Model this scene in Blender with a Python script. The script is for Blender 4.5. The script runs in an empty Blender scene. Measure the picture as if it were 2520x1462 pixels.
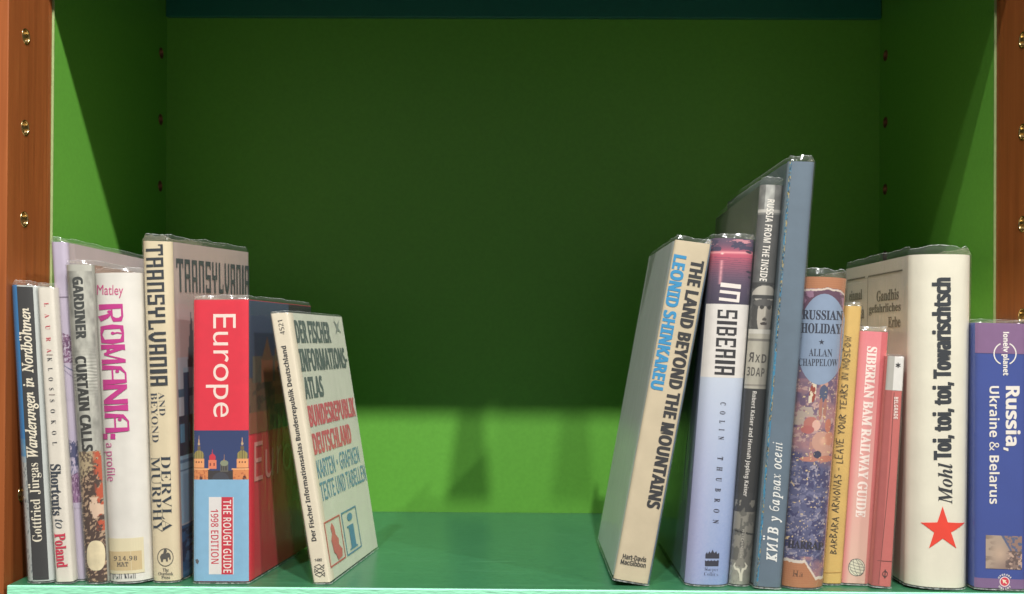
import bpy, bmesh, math, random
import numpy as np
from mathutils import Vector, Matrix

# ------------------------------------------------------------------ camera, world, lamps, exposure
SC = bpy.context.scene
COL = SC.collection
FPX, PW, PH = 2480.0, 2519.0, 1462.0          # focal length and frame in photo units
CAM = np.array([0.00016, -0.67724, 0.16601])
YAW, PITCH, ROLL, SHY = -0.00876, 0.00665, 0.00581, 93.06
XL, XR, DEPTH, YW = -0.3474, 0.3474, 0.3037, 0.0657    # bookcase inner faces, depth, wood edging depth


def cam_basis():
    cy, sy, cp, sp = math.cos(YAW), math.sin(YAW), math.cos(PITCH), math.sin(PITCH)
    fwd = np.array([sy * cp, cy * cp, sp])
    right = np.array([cy, -sy, 0.0])
    up = np.cross(right, fwd)
    cr, sr = math.cos(ROLL), math.sin(ROLL)
    return right * cr + up * sr, -right * sr + up * cr, fwd


RT, UP, FW = cam_basis()
cam = bpy.data.cameras.new('camera')
cam.sensor_width = 36.0
cam.lens = 36.0 * FPX / PW
cam.shift_y = SHY / PW
cam.clip_start, cam.clip_end = 0.01, 50.0
cam.dof.use_dof = True
cam.dof.focus_distance = 0.69
cam.dof.aperture_fstop = 13.0
camo = bpy.data.objects.new('camera', cam)
COL.objects.link(camo)
camo.matrix_world = Matrix(((RT[0], UP[0], -FW[0], CAM[0]), (RT[1], UP[1], -FW[1], CAM[1]),
                            (RT[2], UP[2], -FW[2], CAM[2]), (0, 0, 0, 1)))
SC.camera = camo

world = bpy.data.worlds.new('World')
SC.world = world
world.use_nodes = True
world.node_tree.nodes['Background'].inputs[0].default_value = (1.0, 0.93, 0.84, 1)
world.node_tree.nodes['Background'].inputs[1].default_value = 0.17


def spot(name, loc, target, power, radius, color, angle=62):
    l = bpy.data.lights.new(name, 'SPOT')
    l.energy, l.shadow_soft_size, l.color = power, radius, color
    l.spot_size, l.spot_blend = math.radians(angle), 0.6
    o = bpy.data.objects.new(name, l)
    COL.objects.link(o)
    o.location = loc
    o.rotation_euler = (Vector(target) - Vector(loc)).to_track_quat('-Z', 'Y').to_euler()
    return o


# ceiling downlights in front of and above the bookcase, the second an added fill
WARM = (1.0, 0.975, 0.94)
LAMPS = ((0.40, 2.205, 250), (-0.02, 2.205, 110), (-0.65, 2.64, 160), (1.95, 2.205, 150))
for lx, lz, pw_ in LAMPS:
    spot('ceiling_and_fill_lamp', (lx, -1.30, lz), (0, 0, 0.2), pw_, 0.03, WARM)

SC.view_settings.view_transform = 'Standard'
SC.view_settings.look = 'None'
SC.view_settings.exposure = 0.0
SC.view_settings.gamma = 1.0
SC.view_settings.use_curve_mapping = False
SC.cycles.use_denoising = True
SC.cycles.max_bounces = 8
SC.cycles.transparent_max_bounces = 32
SC.cycles.caustics_reflective = False
SC.cycles.caustics_refractive = False
SC.cycles.sample_clamp_indirect = 4.0

# ------------------------------------------------------------------ projection helpers (photo units -> directions)


def proj(P):
    q = P - CAM
    z = q @ FW
    return PW / 2 + FPX * (q @ RT) / z, PH / 2 + SHY - FPX * (q @ UP) / z


def ray(u, v):
    return FW + RT * ((u - PW / 2) / FPX) - UP * ((v - PH / 2 - SHY) / FPX)


def at_y(u, v, y):
    d = ray(u, v)
    return CAM + d * ((y - CAM[1]) / d[1])


def at_z(u, v, z):
    d = ray(u, v)
    return CAM + d * ((z - CAM[2]) / d[2])


# ------------------------------------------------------------------ noise and colour helpers (numpy)


def lin(c):
    c = np.asarray(c, float)
    return np.where(c <= 0.04045, c / 12.92, ((c + 0.055) / 1.055) ** 2.4)


def rgb(r, g, b):
    return tuple(float(x) for x in lin(np.array([r, g, b]) / 255.0))


def _hash(ix, iy, seed):
    n = (ix.astype(np.int64) * 374761393 + iy.astype(np.int64) * 668265263 + seed * 1442695041) & 0xffffffff
    n = ((n ^ (n >> 13)) * 1274126177) & 0xffffffff
    n = (n ^ (n >> 16)) & 0xffff
    return n / 65535.0


def vnoise(x, y, seed=0):
    x, y = np.broadcast_arrays(np.asarray(x, float), np.asarray(y, float))
    ix, iy = np.floor(x), np.floor(y)
    fx, fy = x - ix, y - iy
    fx, fy = fx * fx * (3 - 2 * fx), fy * fy * (3 - 2 * fy)
    a, b = _hash(ix, iy, seed), _hash(ix + 1, iy, seed)
    c, d = _hash(ix, iy + 1, seed), _hash(ix + 1, iy + 1, seed)
    return (a * (1 - fx) + b * fx) * (1 - fy) + (c * (1 - fx) + d * fx) * fy


def fbm(x, y, seed=0, o=4):
    s, a, t = 0, 1.0, 0
    for k in range(o):
        s = s + a * vnoise(np.asarray(x) * 2 ** k, np.asarray(y) * 2 ** k, seed + k * 17)
        t += a
        a *= 0.5
    return s / t


class Pic:
    """A print painted on a small grid: X, Y in 0..1, Y down."""

    def __init__(s, X, Y, base):
        s.X, s.Y, s.ar = X, Y, 1.0
        s.c = np.ones(X.shape + (3,)) * np.array(base, float)

    def mix(s, mask, col):
        m = np.clip(np.asarray(mask, float), 0, 1)[..., None]
        s.c = s.c * (1 - m) + np.array(col, float) * m

    def rect(s, x0, y0, x1, y1, col, a=1):
        s.mix(((s.X >= x0) & (s.X <= x1) & (s.Y >= y0) & (s.Y <= y1)) * a, col)

    def ell(s, cx, cy, rx, ry, col, soft=0.0, a=1, ang=0):
        ca, sa = math.cos(ang), math.sin(ang)
        dx, dy = s.X - cx, (s.Y - cy) * s.ar      # true proportions, so that turned shapes keep their form
        ry = ry * s.ar
        r = np.sqrt(((dx * ca + dy * sa) / rx) ** 2 + ((-dx * sa + dy * ca) / ry) ** 2)
        s.mix((np.clip((1 - r) / soft, 0, 1) if soft else (r < 1)) * a, col)

    def tri(s, x0, x1, yb, xt, yt, col):
        f = np.clip((yb - s.Y) / (yb - yt), 0, 1)
        s.mix((s.Y <= yb) & (s.Y >= yt) & (s.X >= x0 + (xt - x0) * f) & (s.X <= x1 + (xt - x1) * f), col)

    def mul(s, k):
        s.c = s.c * np.asarray(k)[..., None]


# ------------------------------------------------------------------ materials


def nodes_of(m):
    m.use_nodes = True
    nt = m.node_tree
    b = nt.nodes.get('Principled BSDF')
    return nt, b


MATS = {}


def paper(name, col, rough=0.5, var=0.06, scale=90, bump=0.08, stain=None):
    if name in MATS:
        return MATS[name]
    m = bpy.data.materials.new(name)
    nt, b = nodes_of(m)
    tc = nt.nodes.new('ShaderNodeTexCoord')
    n = nt.nodes.new('ShaderNodeTexNoise')
    n.inputs['Scale'].default_value = scale
    n.inputs['Detail'].default_value = 6
    nt.links.new(tc.outputs['Object'], n.inputs['Vector'])
    r = nt.nodes.new('ShaderNodeValToRGB')
    r.color_ramp.elements[0].position, r.color_ramp.elements[1].position = 0.3, 0.7
    k0, k1 = 1 - var, 1 + var * 0.4
    dark = tuple(min(1, c * k0) for c in col) if stain is None else stain
    r.color_ramp.elements[0].color = (*dark, 1)
    r.color_ramp.elements[1].color = (*[min(1, c * k1) for c in col], 1)
    nt.links.new(n.outputs['Fac'], r.inputs['Fac'])
    nt.links.new(r.outputs['Color'], b.inputs['Base Color'])
    b.inputs['Roughness'].default_value = rough
    if bump:
        n2 = nt.nodes.new('ShaderNodeTexNoise')
        n2.inputs['Scale'].default_value = scale * 6
        nt.links.new(tc.outputs['Object'], n2.inputs['Vector'])
        bp = nt.nodes.new('ShaderNodeBump')
        bp.inputs['Strength'].default_value = bump
        bp.inputs['Distance'].default_value = 0.0006
        nt.links.new(n2.outputs['Fac'], bp.inputs['Height'])
        nt.links.new(bp.outputs['Normal'], b.inputs['Normal'])
    MATS[name] = m
    return m


def ink(col, rough=0.45):
    key = 'ink_%02x%02x%02x' % col
    if key not in MATS:
        paper(key, rgb(*col), rough, 0.05, 160, 0)
    return MATS[key]


def print_mat():
    if 'print' in MATS:
        return MATS['print']
    m = bpy.data.materials.new('printed_picture')
    nt, b = nodes_of(m)
    a = nt.nodes.new('ShaderNodeAttribute')
    a.attribute_name = 'Col'
    nt.links.new(a.outputs['Color'], b.inputs['Base Color'])
    b.inputs['Roughness'].default_value = 0.45
    MATS['print'] = m
    return m


def film_mat():
    if 'film' in MATS:
        return MATS['film']
    m = bpy.data.materials.new('clear_plastic_film')
    m.use_nodes = True
    nt = m.node_tree
    nt.nodes.clear()
    out = nt.nodes.new('ShaderNodeOutputMaterial')
    tr = nt.nodes.new('ShaderNodeBsdfTransparent')
    tr.inputs['Color'].default_value = (0.975, 0.98, 0.975, 1)
    gl = nt.nodes.new('ShaderNodeBsdfGlossy')
    gl.inputs['Roughness'].default_value = 0.13
    gl.inputs['Color'].default_value = (0.95, 0.97, 1, 1)
    df = nt.nodes.new('ShaderNodeBsdfDiffuse')
    df.inputs['Color'].default_value = (0.85, 0.88, 0.86, 1)
    tc = nt.nodes.new('ShaderNodeTexCoord')
    mp = nt.nodes.new('ShaderNodeMapping')
    mp.inputs['Scale'].default_value = (1, 1, 0.22)
    nz = nt.nodes.new('ShaderNodeTexNoise')
    nz.inputs['Scale'].default_value = 130
    nz.inputs['Detail'].default_value = 3
    nt.links.new(tc.outputs['Object'], mp.inputs['Vector'])
    nt.links.new(mp.outputs['Vector'], nz.inputs['Vector'])
    bp = nt.nodes.new('ShaderNodeBump')
    bp.inputs['Strength'].default_value = 0.55
    bp.inputs['Distance'].default_value = 0.0012
    nt.links.new(nz.outputs['Fac'], bp.inputs['Height'])
    fr = nt.nodes.new('ShaderNodeLayerWeight')
    fr.inputs['Blend'].default_value = 0.5
    nt.links.new(bp.outputs['Normal'], fr.inputs['Normal'])
    nt.links.new(bp.outputs['Normal'], gl.inputs['Normal'])
    pw = nt.nodes.new('ShaderNodeMath')
    pw.operation = 'POWER'
    pw.inputs[1].default_value = 4.0
    nt.links.new(fr.outputs['Facing'], pw.inputs[0])
    fm = nt.nodes.new('ShaderNodeMath')
    fm.operation = 'MULTIPLY_ADD'
    fm.inputs[1].default_value = 0.32
    fm.inputs[2].default_value = 0.045
    fm.use_clamp = True
    nt.links.new(pw.outputs['Value'], fm.inputs[0])
    mx = nt.nodes.new('ShaderNodeMixShader')
    nt.links.new(fm.outputs['Value'], mx.inputs['Fac'])
    nt.links.new(tr.outputs['BSDF'], mx.inputs[1])
    nt.links.new(gl.outputs['BSDF'], mx.inputs[2])
    at = nt.nodes.new('ShaderNodeAttribute')
    at.attribute_name = 'Rim'
    n3 = nt.nodes.new('ShaderNodeTexNoise')
    n3.inputs['Scale'].default_value = 420
    nt.links.new(tc.outputs['Object'], n3.inputs['Vector'])
    mr = nt.nodes.new('ShaderNodeMapRange')
    mr.inputs['From Min'].default_value, mr.inputs['From Max'].default_value = 0.38, 0.62
    mr.inputs['To Min'].default_value = 0.25
    nt.links.new(n3.outputs['Fac'], mr.inputs['Value'])
    mu = nt.nodes.new('ShaderNodeMath')
    mu.operation = 'MULTIPLY'
    nt.links.new(at.outputs['Fac'], mu.inputs[0])
    nt.links.new(mr.outputs['Result'], mu.inputs[1])
    hz_ = nt.nodes.new('ShaderNodeMath')
    hz_.operation = 'ADD'
    hz_.inputs[1].default_value = 0.03
    nt.links.new(mu.outputs['Value'], hz_.inputs[0])
    m2 = nt.nodes.new('ShaderNodeMixShader')
    nt.links.new(hz_.outputs['Value'], m2.inputs['Fac'])
    nt.links.new(mx.outputs['Shader'], m2.inputs[1])
    nt.links.new(df.outputs['BSDF'], m2.inputs[2])
    nt.links.new(m2.outputs['Shader'], out.inputs['Surface'])
    MATS['film'] = m
    return m


def wood_mat(name, c0, c1, c2):
    m = bpy.data.materials.new(name)
    nt, b = nodes_of(m)
    tc = nt.nodes.new('ShaderNodeTexCoord')
    mp = nt.nodes.new('ShaderNodeMapping')
    mp.inputs['Scale'].default_value = (1, 1, 0.035)
    nt.links.new(tc.outputs['Object'], mp.inputs['Vector'])
    n = nt.nodes.new('ShaderNodeTexNoise')
    n.inputs['Scale'].default_value = 260
    n.inputs['Detail'].default_value = 5
    n.inputs['Distortion'].default_value = 0.4
    nt.links.new(mp.outputs['Vector'], n.inputs['Vector'])
    n2 = nt.nodes.new('ShaderNodeTexNoise')
    n2.inputs['Scale'].default_value = 45
    n2.inputs['Detail'].default_value = 2
    nt.links.new(mp.outputs['Vector'], n2.inputs['Vector'])
    ad = nt.nodes.new('ShaderNodeMath')
    ad.operation = 'MULTIPLY_ADD'
    ad.inputs[1].default_value = 0.5
    nt.links.new(n2.outputs['Fac'], ad.inputs[0])
    m3 = nt.nodes.new('ShaderNodeMath')
    m3.operation = 'MULTIPLY'
    m3.inputs[1].default_value = 0.5
    nt.links.new(n.outputs['Fac'], m3.inputs[0])
    nt.links.new(m3.outputs['Value'], ad.inputs[2])
    r = nt.nodes.new('ShaderNodeValToRGB')
    e = r.color_ramp.elements
    e[0].position, e[1].position = 0.3, 0.72
    e[0].color, e[1].color = (*c0, 1), (*c2, 1)
    k = e.new(0.52)
    k.color = (*c1, 1)
    nt.links.new(ad.outputs['Value'], r.inputs['Fac'])
    nt.links.new(r.outputs['Color'], b.inputs['Base Color'])
    b.inputs['Roughness'].default_value = 0.38
    bp = nt.nodes.new('ShaderNodeBump')
    bp.inputs['Strength'].default_value = 0.15
    bp.inputs['Distance'].default_value = 0.0008
    nt.links.new(n.outputs['Fac'], bp.inputs['Height'])
    nt.links.new(bp.outputs['Normal'], b.inputs['Normal'])
    return m


def painted(name, col, rough, bump, scale, stretch=(1, 1, 1), var=0.05, scuff=0.0):
    m = bpy.data.materials.new(name)
    nt, b = nodes_of(m)
    tc = nt.nodes.new('ShaderNodeTexCoord')
    mp = nt.nodes.new('ShaderNodeMapping')
    mp.inputs['Scale'].default_value = stretch
    nt.links.new(tc.outputs['Object'], mp.inputs['Vector'])
    n = nt.nodes.new('ShaderNodeTexNoise')
    n.inputs['Scale'].default_value = scale
    n.inputs['Detail'].default_value = 5
    nt.links.new(mp.outputs['Vector'], n.inputs['Vector'])
    r = nt.nodes.new('ShaderNodeValToRGB')
    r.color_ramp.elements[0].position, r.color_ramp.elements[1].position = 0.3, 0.7
    r.color_ramp.elements[0].color = (*[c * (1 - var) for c in col], 1)
    r.color_ramp.elements[1].color = (*[min(1, c * (1 + var)) for c in col], 1)
    nt.links.new(n.outputs['Fac'], r.inputs['Fac'])
    b.inputs['Roughness'].default_value = rough
    # fine rub marks in two directions
    last = r.outputs['Color']
    for rot, sd in ((0.5, 0.0), (-0.7, 3.0)):
        if not scuff:
            break
        m2 = nt.nodes.new('ShaderNodeMapping')
        m2.inputs['Rotation'].default_value = (0, 0, rot)
        m2.inputs['Location'].default_value = (sd, sd, 0)
        m2.inputs['Scale'].default_value = (2.2, 60, 2.2)
        n2 = nt.nodes.new('ShaderNodeTexNoise')
        n2.inputs['Scale'].default_value = 4.0
        n2.inputs['Detail'].default_value = 3
        nt.links.new(tc.outputs['Object'], m2.inputs['Vector'])
        nt.links.new(m2.outputs['Vector'], n2.inputs['Vector'])
        mr = nt.nodes.new('ShaderNodeMapRange')
        mr.inputs['From Min'].default_value, mr.inputs['From Max'].default_value = 0.64, 0.74
        mr.inputs['To Max'].default_value = scuff
        nt.links.new(n2.outputs['Fac'], mr.inputs['Value'])
        mx = nt.nodes.new('ShaderNodeMix')
        mx.data_type = 'RGBA'
        nt.links.new(mr.outputs['Result'], mx.inputs['Factor'])
        nt.links.new(last, mx.inputs['A'])
        mx.inputs['B'].default_value = (*[min(1, c * 1.6 + 0.05) for c in col], 1)
        last = mx.outputs['Result']
    nt.links.new(last, b.inputs['Base Color'])
    bp = nt.nodes.new('ShaderNodeBump')
    bp.inputs['Strength'].default_value = bump
    bp.inputs['Distance'].default_value = 0.001
    nt.links.new(n.outputs['Fac'], bp.inputs['Height'])
    nt.links.new(bp.outputs['Normal'], b.inputs['Normal'])
    return m


# ------------------------------------------------------------------ object helpers


def link(name, me, mat, parent=None):
    o = bpy.data.objects.new(name, me)
    COL.objects.link(o)
    if mat:
        me.materials.append(mat)
    if parent:
        o.parent = parent
    return o


def tag(o, label=None, cat=None, group=None, kind=None):
    for k, v in (('label', label), ('category', cat), ('group', group), ('kind', kind)):
        if v:
            o[k] = v
    return o


def empty(name, loc):
    o = bpy.data.objects.new(name, None)
    COL.objects.link(o)
    o.location = loc
    o.empty_display_size = 0.02
    return o


def mesh(name, V, F, smooth=False):
    me = bpy.data.meshes.new(name)
    me.from_pydata([tuple(map(float, v)) for v in V], [], [tuple(int(i) for i in f) for f in F])
    if smooth:
        me.polygons.foreach_set('use_smooth', [True] * len(me.polygons))
    me.update()
    return me


def box_mesh(name, x0, x1, y0, y1, z0, z1, bev=0.0):
    bm = bmesh.new()
    bmesh.ops.create_cube(bm, size=1)
    for v in bm.verts:
        v.co = Vector((x0 + (v.co.x + .5) * (x1 - x0), y0 + (v.co.y + .5) * (y1 - y0), z0 + (v.co.z + .5) * (z1 - z0)))
    if bev:
        bmesh.ops.bevel(bm, geom=bm.edges[:], offset=bev, segments=3, affect='EDGES', profile=0.5)
    me = bpy.data.meshes.new(name)
    bm.to_mesh(me)
    bm.free()
    return me


def grid_faces(nr, nc):
    i = np.arange(nr - 1)[:, None] * nc + np.arange(nc - 1)[None, :]
    return np.stack([i, i + 1, i + 1 + nc, i + nc], -1).reshape(-1, 4)


def fast_mesh(name, V, Q, col=None, rim=None, smooth=True):
    """V (n,3), Q (m,4) quads; col per-vertex linear rgb; rim per-vertex value."""
    me = bpy.data.meshes.new(name)
    V = np.asarray(V, np.float32)
    Q = np.asarray(Q, np.int32)
    me.vertices.add(len(V))
    me.vertices.foreach_set('co', V.ravel())
    me.loops.add(Q.size)
    me.loops.foreach_set('vertex_index', Q.ravel())
    me.polygons.add(len(Q))
    me.polygons.foreach_set('loop_start', np.arange(0, Q.size, 4, dtype=np.int32))
    me.polygons.foreach_set('use_smooth', np.full(len(Q), smooth))
    me.update(calc_edges=True)
    me.validate()
    if col is not None:
        a = me.color_attributes.new('Col', 'FLOAT_COLOR', 'POINT')
        c = np.ones((len(V), 4), np.float32)
        c[:, :3] = col
        a.data.foreach_set('color', c.ravel())
    if rim is not None:
        a = me.attributes.new('Rim', 'FLOAT', 'POINT')
        a.data.foreach_set('value', np.asarray(rim, np.float32))
    return me


# ------------------------------------------------------------------ lettering
FDIR = bpy.utils.system_resource('DATAFILES', path='fonts') or ''
MATH = FDIR + '/NotoSansMath-Regular.woff2'
FCACHE = {}


def font(path):
    if path not in FCACHE:
        try:
            FCACHE[path] = bpy.data.fonts.load(path)
        except Exception:
            FCACHE[path] = None
    return FCACHE[path]


STYLE = {'sans': (None, 0, 0), 'mono': ('/DejaVuSansMono.woff2', 0, 0), 'gothic': ('/Noto Sans CJK Regular.woff2', 0, 0),
         'bser': (MATH, 0x1d400, 0x1d41a), 'iser': (MATH, 0x1d434, 0x1d44e), 'biser': (MATH, 0x1d468, 0x1d482),
         'bsans': (MATH, 0x1d5d4, 0x1d5ee), 'tt': (MATH, 0x1d670, 0x1d68a), 'plain': (MATH, 0, 0)}
DIG = {'bser': 0x1d7ce, 'bsans': 0x1d7ec, 'tt': 0x1d7f6}


def raw_text(body, style, off=0.0, space=1.0):
    """-> verts (n,2), triangles; flat lettering outlines filled."""
    path, bu, bl = STYLE[style]
    s = ''
    for c in body:
        if bu and 'A' <= c <= 'Z':
            s += chr(bu + ord(c) - 65)
        elif bl and 'a' <= c <= 'z':
            s += '\u210e' if (style == 'iser' and c == 'h') else chr(bl + ord(c) - 97)
        elif style in DIG and c.isdigit():
            s += chr(DIG[style] + int(c))
        else:
            s += c
    cu = bpy.data.curves.new('tmp', 'FONT')
    cu.body = s
    cu.resolution_u = 4
    cu.offset = off
    cu.space_character = space
    if path:
        f = font(path if path.startswith(FDIR) and FDIR else FDIR + path)
        if f:
            cu.font = f
    ob = bpy.data.objects.new('tmp', cu)
    COL.objects.link(ob)
    dg = bpy.context.evaluated_depsgraph_get()
    me = bpy.data.meshes.new_from_object(ob.evaluated_get(dg))
    n = len(me.vertices)
    V = np.empty(n * 3)
    me.vertices.foreach_get('co', V)
    V = V.reshape(-1, 3)[:, :2]
    F = [tuple(p.vertices) for p in me.polygons]
    bpy.data.objects.remove(ob)
    bpy.data.curves.remove(cu)
    bpy.data.meshes.remove(me)
    return V, F


UML = {'ü': 'u', 'ö': 'o', 'Ї': 'I'}


def text2d(body, style, off=0.0, space=1.0, shear=0.0):
    base = ''.join(UML.get(c, c) for c in body)
    V, F = raw_text(base, style, off, space)
    V, F = V.copy(), list(F)
    for i, c in enumerate(body):
        if c in UML:
            a, _ = raw_text(base[:i + 1], style, off, space)
            b, _ = raw_text(UML[c], style, off, space)
            x1 = a[:, 0].max()
            w = b[:, 0].max() - b[:, 0].min()
            h = b[:, 1].max()
            sl = 0.2 if style in ('iser', 'biser') else 0
            for k in (-1, 1):
                cx, cy, r = x1 - w / 2 + k * w * 0.22 + sl * h * .7, h + 0.16, 0.055
                n0 = len(V)
                ang = np.arange(10) * math.tau / 10
                V = np.vstack([V, np.stack([cx + r * np.cos(ang), cy + r * np.sin(ang)], 1)])
                F.append(tuple(range(n0, n0 + 10)))
    if shear:
        V[:, 0] += shear * V[:, 1]
    return V, F


def runs2d(runs):
    """[(body, style, scale, opts)] set one after another on a common baseline."""
    VV, FF, x = [], [], 0.0
    n = 0
    for body, style, sc, o in runs:
        if body == ' ':
            x += 0.26 * sc
            continue
        V, F = text2d(body, style, o.get('off', 0), o.get('space', 1), o.get('shear', 0))
        V = V * sc
        if o.get('mirror'):
            V[:, 0] = -V[:, 0]
            if o.get('reshear'):
                V[:, 0] += o['reshear'] * V[:, 1]
            F = [f[::-1] for f in F]
        V[:, 0] += x - V[:, 0].min()
        V[:, 1] += o.get('dy', 0)
        if 'rot' in o:
            c, s = math.cos(o['rot']), math.sin(o['rot'])
            m = V.mean(0)
            V = (V - m) @ np.array([[c, s], [-s, c]]) + m
        x = V[:, 0].max() + o.get('gap', 0.05)
        VV.append(V)
        FF += [tuple(i + n for i in f) for f in F]
        n += len(V)
    return np.vstack(VV), FF


def strokes2d(lines):
    """[(points, width)] -> quads with square-mitred joints; z layer per piece to keep faces apart."""
    V, F, Z = [], [], []
    for li, (pts, w) in enumerate(lines):
        P = [np.array(p, float) for p in pts]
        n = len(P)
        L, R = [], []
        for i in range(n):
            d0 = P[i] - P[i - 1] if i else P[1] - P[0]
            d1 = P[i + 1] - P[i] if i < n - 1 else d0
            d0, d1 = d0 / np.linalg.norm(d0), d1 / np.linalg.norm(d1)
            nn = np.array([-d0[1], d0[0]]) + np.array([-d1[1], d1[0]])
            q = nn @ nn
            nn = nn / max(q, 0.5) * 2
            ww = w[i] if isinstance(w, (list, tuple)) else w
            L.append(P[i] + nn * ww / 2)
            R.append(P[i] - nn * ww / 2)
        b = len(V)
        V += L + R
        Z += [li] * (2 * n)
        F += [(b + i, b + i + n, b + i + n + 1, b + i + 1) for i in range(n - 1)]
    return np.array(V), F, np.array(Z)


# ------------------------------------------------------------------ books
BOOKS = []
GRP = None


class Book:
    def __init__(s, name, label, TL, TR, BR, BL, dep, dx=0.0, b=0.003, p=4.0, y0=None, color=(0.8, 0.8, 0.8), left=None, right=None,
                 hard=True, film=0.005, dxt=None, dzt=0.0, tilt=0.0, seed=1, wear=0.05, stain=None, bottom_film=True, rough=0.5):
        s.seed, s.b, s.p, s.dep, s.hard = seed, b, p, dep, hard
        low = max((BL, BR), key=lambda q: q[1])
        if y0 is None:
            y0 = min(0.03, max(0.0035, at_z(low[0], low[1], 0.0015)[1]))
        s.y0 = y0
        A, B, C, D = (at_y(*q, y0 + b) for q in (BL, BR, TR, TL))
        back = np.array([dx, dep, 0.0]) * (b / dep)
        A, B, C, D = A - back, B - back, C - back, D - back
        dz = 0.0015 - min(A[2], B[2])
        A[2] += dz
        B[2] += dz
        s.A, s.B, s.C, s.D = A, B, C, D
        s.vb = np.array([dx, dep, 0.0])
        s.vt = np.array([dx if dxt is None else dxt, dep, dzt])
        s.W = np.linalg.norm(B - A)
        s.H = np.linalg.norm(D - A)
        org = (A + B) / 2 + s.vb * 0.5
        s.org = np.array([org[0], org[1], 0.0])
        s.root = empty(name, s.org)
        tag(s.root, label, 'book', GRP)
        s.th = 0.0024 if hard else 0.0006
        s.layer = 0
        s.build_cover(color, left, right, wear, stain, rough)
        s.build_pages()
        s.build_film(film)
        BOOKS.append(s)

    # --- surfaces
    def front(s, a, t):
        a, t = np.asarray(a, float)[..., None], np.asarray(t, float)[..., None]
        return (s.A * (1 - a) + s.B * a) * (1 - t) + (s.D * (1 - a) + s.C * a) * t

    def dvec(s, t):
        t = np.asarray(t, float)[..., None]
        return s.vb * (1 - t) + s.vt * t

    def spine(s, a, t, off=0.0):
        a, t = np.broadcast_arrays(np.asarray(a, float), np.asarray(t, float))
        e = np.clip(np.abs(2 * a - 1), 0, 1.2)
        P = s.front(a, t) + s.dvec(t) * ((s.b / s.dep) * e ** s.p)[..., None]
        sl = s.b * s.p * e ** (s.p - 1) * 2 * np.sign(2 * a - 1) / s.W      # dy/dx
        n = np.stack([sl, -np.ones_like(sl), np.zeros_like(sl)], -1)
        n /= np.linalg.norm(n, axis=-1, keepdims=True)
        return P + n * np.asarray(off)[..., None]

    def side(s, sgn, w, t, off=0.0):
        w, t = np.broadcast_arrays(np.asarray(w, float), np.asarray(t, float))
        a = np.full_like(w, 0.0 if sgn < 0 else 1.0)
        w0 = s.b / s.dep
        wd = w0 + (1 - w0) * w
        P = s.front(a, t) + s.dvec(t) * wd[..., None]
        g = 0.0011 * np.exp(-((wd * s.dep - 0.0075) / 0.0022) ** 2) if s.hard else 0 * w
        P = P + np.array([sgn, 0, 0]) * (np.asarray(off) - g + 0.0)[..., None]
        return P

    def surf(s, face, p, q, off=0.0):
        if face == 'S':
            return s.spine(p, q, off)
        return s.side(-1 if face == 'L' else 1, p, q, off)

    def inv(s, face, u, v):
        """photo position -> face coordinates (Newton on the projection)."""
        u, v = np.asarray(u, float), np.asarray(v, float)
        p, q = np.full(u.shape, 0.5), np.full(u.shape, 0.5)
        e = 1e-4
        for _ in range(14):
            U, V = proj(s.surf(face, p, q))
            U1, V1 = proj(s.surf(face, p + e, q))
            U2, V2 = proj(s.surf(face, p, q + e))
            a, b, c, d = (U1 - U) / e, (U2 - U) / e, (V1 - V) / e, (V2 - V) / e
            det = a * d - b * c
            det = np.where(np.abs(det) < 1e-9, 1e-9, det)
            du, dv = u - U, v - V
            p = np.clip(p + np.clip((d * du - b * dv) / det, -.4, .4), -.08, 1.08)
            q = np.clip(q + np.clip((-c * du + a * dv) / det, -.4, .4), -.08, 1.08)
        return p, q

    # --- solids
    def path(s, nl, ns, nr, off=0.0):
        cols = [('L', w) for w in nl] + [('S', a) for a in ns] + [('R', w) for w in nr]
        return cols

    def build_cover(s, color, left, right, wear, stain, rough):
        wl = [1.0, 0.8, 0.6, 0.4, 0.2] + ([0.10, 0.075, 0.055, 0.035, 0.02] if s.hard else [0.08])
        nsp = np.linspace(0, 1, 21)
        cols = [('L', w) for w in wl] + [('S', a) for a in nsp] + [('R', w) for w in reversed(wl)]
        T = np.linspace(0, 1, 9)
        O = np.stack([s.surf(f, np.full(9, x), T) for f, x in cols], 1)          # rows x cols
        mid = s.front(0.5, T)[:, None, :] + s.dvec(T)[:, None, :] * 0.5
        I = []
        for f, x in cols:
            if f == 'S':
                P = s.spine(x * (1 - 2 * s.th / s.W) + s.th / s.W, T) + np.array([0, s.th, 0])
            else:
                P = s.side(-1 if f == 'L' else 1, np.full(9, x), T, -s.th)
            I.append(P)
        I = np.stack(I, 1)
        nr, nc = O.shape[:2]
        M0 = nr * nc                       # outer skin has its own vertices so its shading stays clean at the rims
        V = np.concatenate([O.reshape(-1, 3), O.reshape(-1, 3), I.reshape(-1, 3)]) - s.org
        Q = grid_faces(nr, nc)
        N = nr * nc
        faces = [Q - M0, Q[:, ::-1] + N]
        c = np.arange(nc - 1)
        faces.append(np.stack([c, c + N, c + 1 + N, c + 1], -1))
        t0 = (nr - 1) * nc
        faces.append(np.stack([t0 + c, t0 + c + 1, t0 + c + 1 + N, t0 + c + N], -1))
        r = np.arange(nr - 1) * nc
        faces.append(np.stack([r, r + nc, r + nc + N, r + N], -1))
        r2 = r + nc - 1
        faces.append(np.stack([r2, r2 + N, r2 + nc + N, r2 + nc], -1))
        me = fast_mesh('cover', V, np.concatenate(faces) + M0, smooth=False)
        sm = np.zeros(len(me.polygons), bool)
        sm[:(nr - 1) * (nc - 1)] = True
        me.polygons.foreach_set('use_smooth', sm)
        o = link('cover', me, paper('%s_cover' % s.root.name, color, rough, wear, 60, 0.1, stain), s.root)
        mats = [None, left, right]
        idx = np.zeros(len(me.polygons), np.int32)
        nL = len(wl)
        col_of = np.arange((nr - 1) * (nc - 1)) % (nc - 1)
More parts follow.
